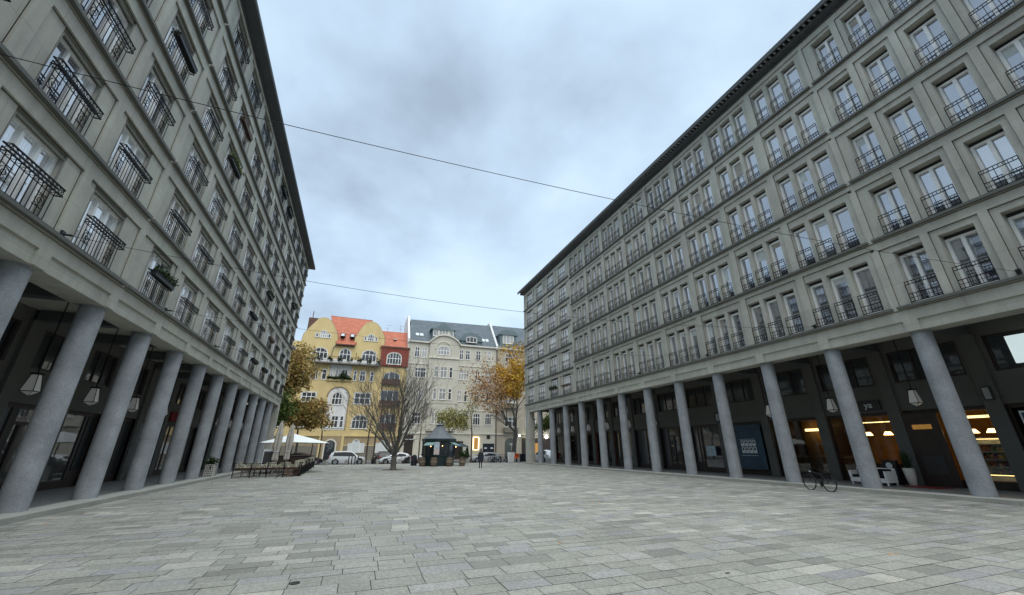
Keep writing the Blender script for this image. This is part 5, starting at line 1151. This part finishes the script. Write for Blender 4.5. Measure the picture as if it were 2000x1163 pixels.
for i, x in enumerate((22.0, 22.75, 23.5)):
    t = thing('waste_container', 'dark wheeled waste container under the plane tree, %s from the left' % ordw[i], 'bin', (x, 56.2, GZ), 0, 'dark waste containers'); MB().add([(-.28, -.3, .06), (.28, -.3, .06), (.28, .3, .06), (-.28, .3, .06), (-.33, -.38, 1.0), (.33, -.38, 1.0), (.33, .36, 1.0), (-.33, .36, 1.0)], [(0, 3, 2, 1), (4, 5, 6, 7), (0, 1, 5, 4), (1, 2, 6, 5), (2, 3, 7, 6), (3, 0, 4, 7)]).build('bin_body', M['navy'], t); MB().box(-.36, .36, -.42, .4, 1.0, 1.07).build('lid', M['navy'], t)
    for s in (-1, 1): MB().tube((s * .24, .28, .1), (s * .30, .28, .1), .1, n=12).build('wheel', M['tyre'], t)
t = thing('street_lamp', 'small globe lamp glowing beside the corner pier of the right block', 'street lamp', (20.9, 53.2, GZ)); MB().tube((0, 0, 0), (0, 0, 3.3), .03, .02, 8).build('post', M['frame_grey'], t); MB().lathe([(.02, 3.28), (.07, 3.33), (.09, 3.42), (.07, 3.5), (.02, 3.53)], n=14).build('lamp_globe', M['whitehot'], t)
t = thing('traffic_sign_post', 'thin red and white post standing beside the corner pier', 'post', (23.0, 54.6, GZ)); MB().tube((0, 0, 0), (0, 0, 1.25), .04).build('post', M['orange'], t)
t = thing('shop_light', 'greenish white glowing shop sign seen through the far right colonnade', 'sign', (31.0, 73.0, 3.6)); MB().box(-.6, .6, 0, .12, -.16, .16).build('sign_board', mat('green_glow', (.8, 1, .5, 1), .5, emit=(.85, 1, .5, 1), estr=3), t)
t = thing('shop_light', 'round white glowing globe seen through the far right colonnade', 'lamp', (34.0, 72.5, 3.7)); MB().lathe([(.02, -.3), (.22, -.2), (.3, 0), (.22, .2), (.02, .3)], n=14).build('lamp_globe', M['whitehot'], t)

# ------------------------------------------------------------------ kiosk with barrels
kx, ky = 8.85, 47.6
t = thing('kiosk', 'dark teal octagonal kiosk with a grey tent roof and pale green awnings', 'kiosk', (kx, ky, GZ), 0)
RK = 1.78; ph = PI / 8 + .1
MB().lathe([(RK, 0), (RK, .95), (RK + .05, .97), (RK + .05, 1.05), (RK, 1.07)], n=8, ph=ph).build('counter_wall', M['teal'], t)
fr = MB(); gl_ = MB(); pts = [(math.cos(2 * PI * i / 8 + ph) * RK, math.sin(2 * PI * i / 8 + ph) * RK) for i in range(8)]
for i in range(8):
    a, b = pts[i], pts[(i + 1) % 8]; fr.tube((a[0], a[1], 1.0), (a[0], a[1], 2.5), .075, n=6)
    for q in (.33, .66): m = (a[0] * (1 - q) + b[0] * q, a[1] * (1 - q) + b[1] * q); fr.tube((m[0], m[1], 1.0), (m[0], m[1], 2.5), .028, n=4)
    fr.tube((a[0], a[1], 2.45), (b[0], b[1], 2.45), .05, n=4); fr.tube((a[0], a[1], 1.25), (b[0], b[1], 1.25), .03, n=4)
fr.build('frame', M['teal'], t)
MB().lathe([(RK - .05, 1.07), (RK - .05, 2.5)], n=8, ph=ph).build('glazing', M['glassD'], t)
MB().lathe([(RK + .06, 2.5), (RK + .17, 2.62), (RK + .17, 2.80), (RK + .12, 2.82)], n=8, ph=ph).build('eaves', M['teal'], t)
MB().lathe([(RK + .14, 2.80), (1.38, 3.12), (.95, 3.52), (.62, 3.90), (.38, 4.22), (.38, 4.25)], n=8, ph=ph).build('roof', M['roofgrey'], t)
MB().lathe([(.46, 4.25), (.5, 4.3), (.46, 4.34), (.2, 4.38), (.1, 4.5), (.02, 4.55)], n=8, ph=ph).build('roof_cap', M['roofgrey'], t)
for i in range(8):
    a, b = Vector(pts[i]), Vector(pts[(i + 1) % 8]); m = (a + b) / 2; nrm = m.normalized()
    if nrm.y > -.15 or (nrm.y < -.9 and False): continue
    a2 = a.lerp(b, .08); b2 = a.lerp(b, .92); o1 = a2 + nrm * .75; o2 = b2 + nrm * .75
    if abs(nrm.x + .1) < .22 and nrm.y < -.9: continue
    MB().add([(a2.x, a2.y, 2.46), (b2.x, b2.y, 2.46), (o2.x, o2.y, 2.12), (o1.x, o1.y, 2.12), (a2.x, a2.y, 2.43), (b2.x, b2.y, 2.43), (o2.x, o2.y, 2.08), (o1.x, o1.y, 2.08)], [(0, 1, 2, 3), (4, 7, 6, 5), (3, 2, 6, 7), (0, 3, 7, 4), (1, 5, 6, 2), (0, 4, 5, 1)]).build('awning', M['awning'], t)
o = MB().box(-.3, .3, -.03, .0, 1.15, 2.45).build('poster', M['bluewhite'], t); o.location = (-.55, -RK - .02, 0); MB().box(-.27, .27, -.045, -.031, 1.2, 1.75).build('poster_print', M['pinkwhite'], t).location = (-.55, -RK - .02, 0)
for i, (dx_, dz) in enumerate(((-1.25, 2.0), (.05, 2.05), (1.5, 1.95))): MB().lathe([(.01, -.05), (.05, 0), (.01, .05)], (dx_, -RK + .25 - .12 * abs(dx_) - .4, dz), 8).build('bulb', M['warm'], t)
def barrel(x, y, label):
    t = thing('wooden_barrel', label, 'barrel', (x, y, GZ), 0, 'wine barrels around the kiosk')
    o = MB().lathe([(.27, 0), (.33, .2), (.36, .45), (.33, .72), (.27, .92), (.25, .92), (.24, .89)], n=20).build('staves', M['oak'], t); smooth_by_angle(o)
    h = MB()
    for z, r in ((.08, .296), (.25, .343), (.66, .343), (.84, .296)): h.lathe([(r, z), (r + .012, z), (r + .012, z + .045), (r, z + .045)], n=20)
    h.build('hoop', M['iron'], t)
barrel(6.95, 46.4, 'dark oak barrel standing free at the left of the kiosk'); barrel(8.0, 45.35, 'oak barrel in front of the kiosk counter, left one'); barrel(9.65, 45.25, 'oak barrel in front of the kiosk counter, right one'); barrel(11.15, 45.6, 'oak barrel with a plant tub at the right of the kiosk'); 
t = thing('potted_plant', 'small dark plant standing on the right kiosk barrel', 'plant', (11.15, 45.6, GZ + .9)); k = 260; quads('foliage', rng.normal(0, 1, (k, 3)) * (.2, .2, .2) + (0, 0, .3), rng.normal(0, .04, (k, 3)), rng.normal(0, .04, (k, 3)), M['leaf_dark'], t); MB().lathe([(.1, 0), (.14, .14)], n=10).build('pot', M['brownwood'], t)
t = thing('covered_table', 'dark covered stand next to the left kiosk barrel', 'stand', (6.35, 48.6, GZ)); MB().lathe([(.32, 0), (.36, .5), (.3, 1.0), (.1, 1.15)], n=10).build('cover', M['navy'], t)
t = thing('market_umbrella', 'half open dark green umbrella right of the kiosk', 'umbrella', (11.6, 48.4, GZ)); MB().tube((0, 0, 0), (0, 0, 2.4), .03).build('pole', M['iron'], t); MB().lathe([(1.0, 2.0), (.02, 2.42), (.02, 2.38), (.98, 1.97)], n=8).build('canopy', M['teal'], t)

# ------------------------------------------------------------------ person walking away
def person():
    t = thing('person', 'person in a long dark coat with a grey hood walking away across the plaza', 'person', (11.6, 39.9, GZ), -.3)
    me = bpy.data.meshes.new('body'); vs = [(0, 0, .92), (0, 0, 1.12), (0, 0, 1.32), (0, 0, 1.44), (0, .015, 1.52), (0, .03, 1.63), (-.17, 0, 1.37), (-.25, -.02, 1.10), (-.22, .08, .86), (-.22, .1, .77), (.17, 0, 1.37), (.25, .03, 1.10), (.23, .12, .86), (.23, .14, .77), (-.09, 0, .86), (-.1, -.10, .48), (-.1, -.28, .10), (-.1, -.20, .03), (.09, 0, .86), (.09, .14, .48), (.09, .10, .08), (.09, .24, .04)]
    ed = [(0, 1), (1, 2), (2, 3), (3, 4), (4, 5), (3, 6), (6, 7), (7, 8), (8, 9), (3, 10), (10, 11), (11, 12), (12, 13), (0, 14), (14, 15), (15, 16), (16, 17), (0, 18), (18, 19), (19, 20), (20, 21)]
    me.from_pydata(vs, ed, []); o = bpy.data.objects.new('body', me); C.objects.link(o); o.parent = t; me.materials.append(M['navy'])
    md = o.modifiers.new('skin', 'SKIN'); rad = [.15, .14, .16, .10, .055, .10, .07, .05, .04, .04, .07, .05, .04, .04, .09, .065, .045, .045, .09, .065, .045, .045]
    for i, v in enumerate(me.skin_vertices[0].data): v.radius = (rad[i], rad[i]); v.use_root = (i == 0)
    o.modifiers.new('sub', 'SUBSURF').levels = 2; o.modifiers['sub'].render_levels = 2
    c = MB().lathe([(.25, .58), (.245, .8), (.21, 1.0), (.20, 1.15), (.225, 1.32), (.15, 1.46), (.07, 1.5)], n=18); c.v = [(x, y * .72, z) for x, y, z in c.v]; oo = c.build('coat', M['navy'], t); smooth_by_angle(oo, 60)
    hd = MB().lathe([(.14, 1.42), (.135, 1.5), (.13, 1.6), (.115, 1.70), (.07, 1.77), (.01, 1.79)], n=16); hd.v = [(x, y * 1.05 - .01, z) for x, y, z in hd.v]; oo = hd.build('hood', M['hairgrey'], t); smooth_by_angle(oo, 60)
    return t
person()

# ------------------------------------------------------------------ cafe terrace on the left
ux, uy = -4.9, 39.0
t = thing('cafe_umbrella', 'large open white square cafe umbrella over the terrace', 'umbrella', (ux, uy, GZ), .25)
rr2 = 2.55; cz, ez = 2.95, 2.22; vs = [(0, 0, cz)]; n = 8
for i in range(4):
    a = PI / 4 + i * PI / 2; vs.append((math.cos(a) * rr2 * 1.3, math.sin(a) * rr2 * 1.3, ez)); a += PI / 4; vs.append((math.cos(a) * rr2 * .92, math.sin(a) * rr2 * .92, ez + .05))
fs = [(0, 1 + i, 1 + (i + 1) % 8) for i in range(8)]; lo = [(x, y, z - .025) for x, y, z in vs]
MB().add(vs + lo, fs + [(9, 10 + (i + 1) % 8, 10 + i) for i in range(8)] + [(1 + i, 10 + i, 10 + (i + 1) % 8, 1 + (i + 1) % 8) for i in range(8)]).build('canopy', M['canvas'], t)
MB().tube((0, 0, 0), (0, 0, cz - .03), .04, n=8).build('pole', M['iron'], t)
rb_ = MB()
for v in vs[1:]: rb_.tube((0, 0, cz - .08), (v[0] * .97, v[1] * .97, v[2] - .04), .014, n=4)
rb_.build('rib', M['iron'], t); MB().box(-.45, .45, -.45, .45, 0, .09).build('base', M['concrete'], t)
def closed_umb(x, y, label, H):
    t = thing('closed_umbrella', label, 'umbrella', (x, y, GZ), 0, 'closed beige umbrellas on the terrace')
    prof = [(.06, .95), (.2, 1.05), (.17, 1.5), (.19, 1.65), (.24, 2.1), (.22, H - .9), (.13, H - .3), (.05, H)]; n = 14; mb = MB(); vs = []
    for k, (r, z) in enumerate(prof):
        for i in range(n): a = 2 * PI * i / n; q = r * (1.12 if i % 2 else .8); vs.append((math.cos(a) * q, math.sin(a) * q, z))
    fs = [(k * n + i, k * n + (i + 1) % n, (k + 1) * n + (i + 1) % n, (k + 1) * n + i) for k in range(len(prof) - 1) for i in range(n)] + [tuple(range(n))[::-1], tuple(range((len(prof) - 1) * n, len(prof) * n))]
    mb.add(vs, fs).build('canopy', M['canvas_beige'], t); MB().tube((0, 0, 0), (0, 0, H + .08), .03).build('pole', M['frame_grey'], t); MB().lathe([(.2, 1.58), (.2, 1.63)], n=12).build('strap', M['paper'], t); MB().box(-.3, .3, -.3, .3, 0, .08).build('base', M['concrete'], t)
closed_umb(-5.25, 34.2, 'tall closed beige umbrella, left one in front of the open umbrella', 3.65); closed_umb(-4.75, 36.0, 'closed beige umbrella, right one in front of the open umbrella', 3.55)
# railing panels around the terrace
def rail_panel(p, q, label, posts=(0, 1)):
    t = thing('terrace_railing', label, 'railing', (p[0], p[1], GZ), 0, 'black railing panels round the cafe terrace')
    d = Vector((q[0] - p[0], q[1] - p[1], 0)); ln = d.length; d.normalize(); f = MB(); w = MB(); n = int(ln / .09)
    for i in posts: a = d * (ln * i); f.tube((a.x, a.y, 0), (a.x, a.y, .92), .035, n=6)
    for z in (.08, .55): w.tube((0, 0, z), (d.x * ln, d.y * ln, z), .016, n=4)
    f.tube((0, 0, .86), (d.x * ln, d.y * ln, .86), .018, n=4)
    for i in range(1, n): a = d * (ln * i / n); w.tube((a.x, a.y, .08), (a.x, a.y, .55), .007, n=3)
    f.build('rail_frame', M['iron'], t); w.build('bars', M['iron'], t)
fr_pts = [(-7.25, 32.6), (-6.25, 32.5), (-5.3, 32.5), (-4.35, 32.7), (-3.45, 33.1)]
nm4 = ['leftmost, at the kerb', 'second from the left', 'third from the left', 'rightmost']
for i in range(4): rail_panel(fr_pts[i], fr_pts[i + 1], 'black railing panel with thin bars at the terrace front, ' + nm4[i], (0, 1) if i == 3 else (0,))
def grassbox(p, q, label, w=.34, h=.62, lo=.44):
    t = thing('planter_box', label, 'planter', (p[0], p[1], GZ), 0, 'long planters of dry grass round the terrace')
    d = Vector((q[0] - p[0], q[1] - p[1], 0)); ln = d.length; d.normalize(); nn = Vector((-d.y, d.x, 0)) * w
    a, b, c, e_ = Vector((0, 0, 0)), d * ln, d * ln + nn, nn; vs = [(v.x, v.y, z) for z in (lo, h) for v in (a, b, c, e_)]
    MB().add(vs, [(0, 3, 2, 1), (4, 5, 6, 7), (0, 1, 5, 4), (1, 2, 6, 5), (2, 3, 7, 6), (3, 0, 4, 7)]).build('box', M['brownwood'], t)
    k = int(700 * ln); u = rng.uniform(0, 1, k); v = rng.uniform(0, 1, k); P_ = np.outer(u, np.array(d) * ln) + np.outer(v, np.array(nn)); hh = rng.uniform(.05, .2, k) * (1 + .5 * np.sin(u * ln * 9)); P_[:, 2] = h + hh / 2
    o = quads('dry_grass', P_, rng.normal(0, .015, (k, 3)), np.stack([rng.normal(0, .04, k), rng.normal(0, .04, k), hh / 2 + .02], 1), M['grassdry'], t)
for i in range(4): grassbox((fr_pts[i][0] + .05, fr_pts[i][1] + .12), (fr_pts[i + 1][0] - .05, fr_pts[i + 1][1] + .12), 'long box of pale dry grass behind the front railing, ' + ['leftmost', 'second from the left', 'third from the left', 'rightmost'][i])
sd = [(-3.42, 33.3), (-3.5, 37.0), (-3.62, 41.0), (-3.75, 45.0), (-3.85, 49.2)]
sn = ['nearest', 'second nearest', 'third nearest', 'farthest']
for i in range(4):
    p, q = sd[i], sd[i + 1]
    rail_panel((p[0] + .05, p[1]), (q[0] + .05, q[1] - .1), 'dark railing panel on the long side of the terrace, ' + sn[i], (0, 1))
    grassbox((p[0] - .02, p[1] + .05), (q[0] - .02, q[1] - .15), 'long box of pale dry grass on the long side of the terrace, ' + sn[i], .36, .7, .12)
# stacked tables and chairs behind
def cafe_table(x, y, label):
    t = thing('cafe_table', label, 'table', (x, y, GZ), 0, 'cafe tables on the terrace'); MB().box(-.35, .35, -.35, .35, .71, .75).build('tabletop', M['brownwood'], t); MB().tube((0, 0, .02), (0, 0, .71), .03).box(-.25, .25, -.03, .03, 0, .03).box(-.03, .03, -.25, .25, 0.031, .05).build('table_leg', M['iron'], t)
def cafe_chair(x, y, rz, label):
    t = thing('cafe_chair', label, 'chair', (x, y, GZ), rz, 'cafe chairs on the terrace'); MB().box(-.22, .22, -.22, .22, .43, .47).build('seat', M['brownwood'], t); MB().box(-.22, .22, .19, .22, .55, .88).build('backrest', M['brownwood'], t)
    for sx in (-.2, .2):
        for sy in (-.2, .2): MB().tube((sx, sy, 0), (sx, sy, .43 if sy < 0 else .88), .014, n=5).build('leg', M['iron'], t)
w4 = ['front left', 'front right', 'middle left', 'middle right', 'rear left', 'rear right']
for i, (x, y) in enumerate(((-6.4, 34.6), (-4.6, 34.9), (-6.3, 38.0), (-4.5, 38.6), (-6.2, 42.0), (-4.6, 42.6))):
    cafe_table(x, y, 'small dark cafe table on the terrace, %s one' % w4[i])
    cafe_chair(x - .55, y, PI / 2, 'brown cafe chair left of the %s table' % w4[i]); cafe_chair(x + .55, y, -PI / 2, 'brown cafe chair right of the %s table' % w4[i])
t = thing('service_hut', 'dark serving counter with boards under the white umbrella', 'counter', (-5.2, 46.5, GZ)); MB().box(-1.6, 1.2, -.4, .4, 0, 1.15).build('counter_body', M['darkwood'], t); MB().box(-1.7, 1.3, -.5, .5, 1.15, 1.2).build('counter_top', M['brownwood'], t)
for s in (-1.6, 1.2): MB().box(s - .05, s + .05, -.4, -.3, 1.2, 2.3).build('post', M['darkwood'], t)
t = thing('folding_stand', 'small low red brown slatted stand leaning in front of the railing corner', 'stand', (-3.95, 32.1, GZ), .3)
s_ = MB()
for k in range(5): s_.box(-.28, .28, -.02 + k * .05, .0 + k * .05, .08 + k * .09, .14 + k * .09)
s_.build('slats', M['brownwood'], t); MB().tube((-.3, 0, .02), (-.3, .25, .55), .02).tube((.3, 0, .02), (.3, .25, .55), .02).tube((-.3, .05, .3), (-.75, -.25, .02), .025).tube((.3, .5, .02), (.3, .25, .55), .02).build('stand_frame', M['iron'], t)
t = thing('menu_board', 'pale framed board standing on the terrace behind the left closed umbrella', 'sign', (-5.75, 34.6, GZ), .2); MB().box(-.35, .35, -.03, .03, .5, 1.75).build('panel', M['paper'], t); MB().box(-.3, .3, -.04, -.031, .75, 1.6).build('print', M['greyveil'], t); MB().box(-.33, -.28, -.02, .02, 0, .5).box(.28, .33, -.02, .02, 0, .5).build('leg', M['iron'], t)
bpy.context.view_layer.update()
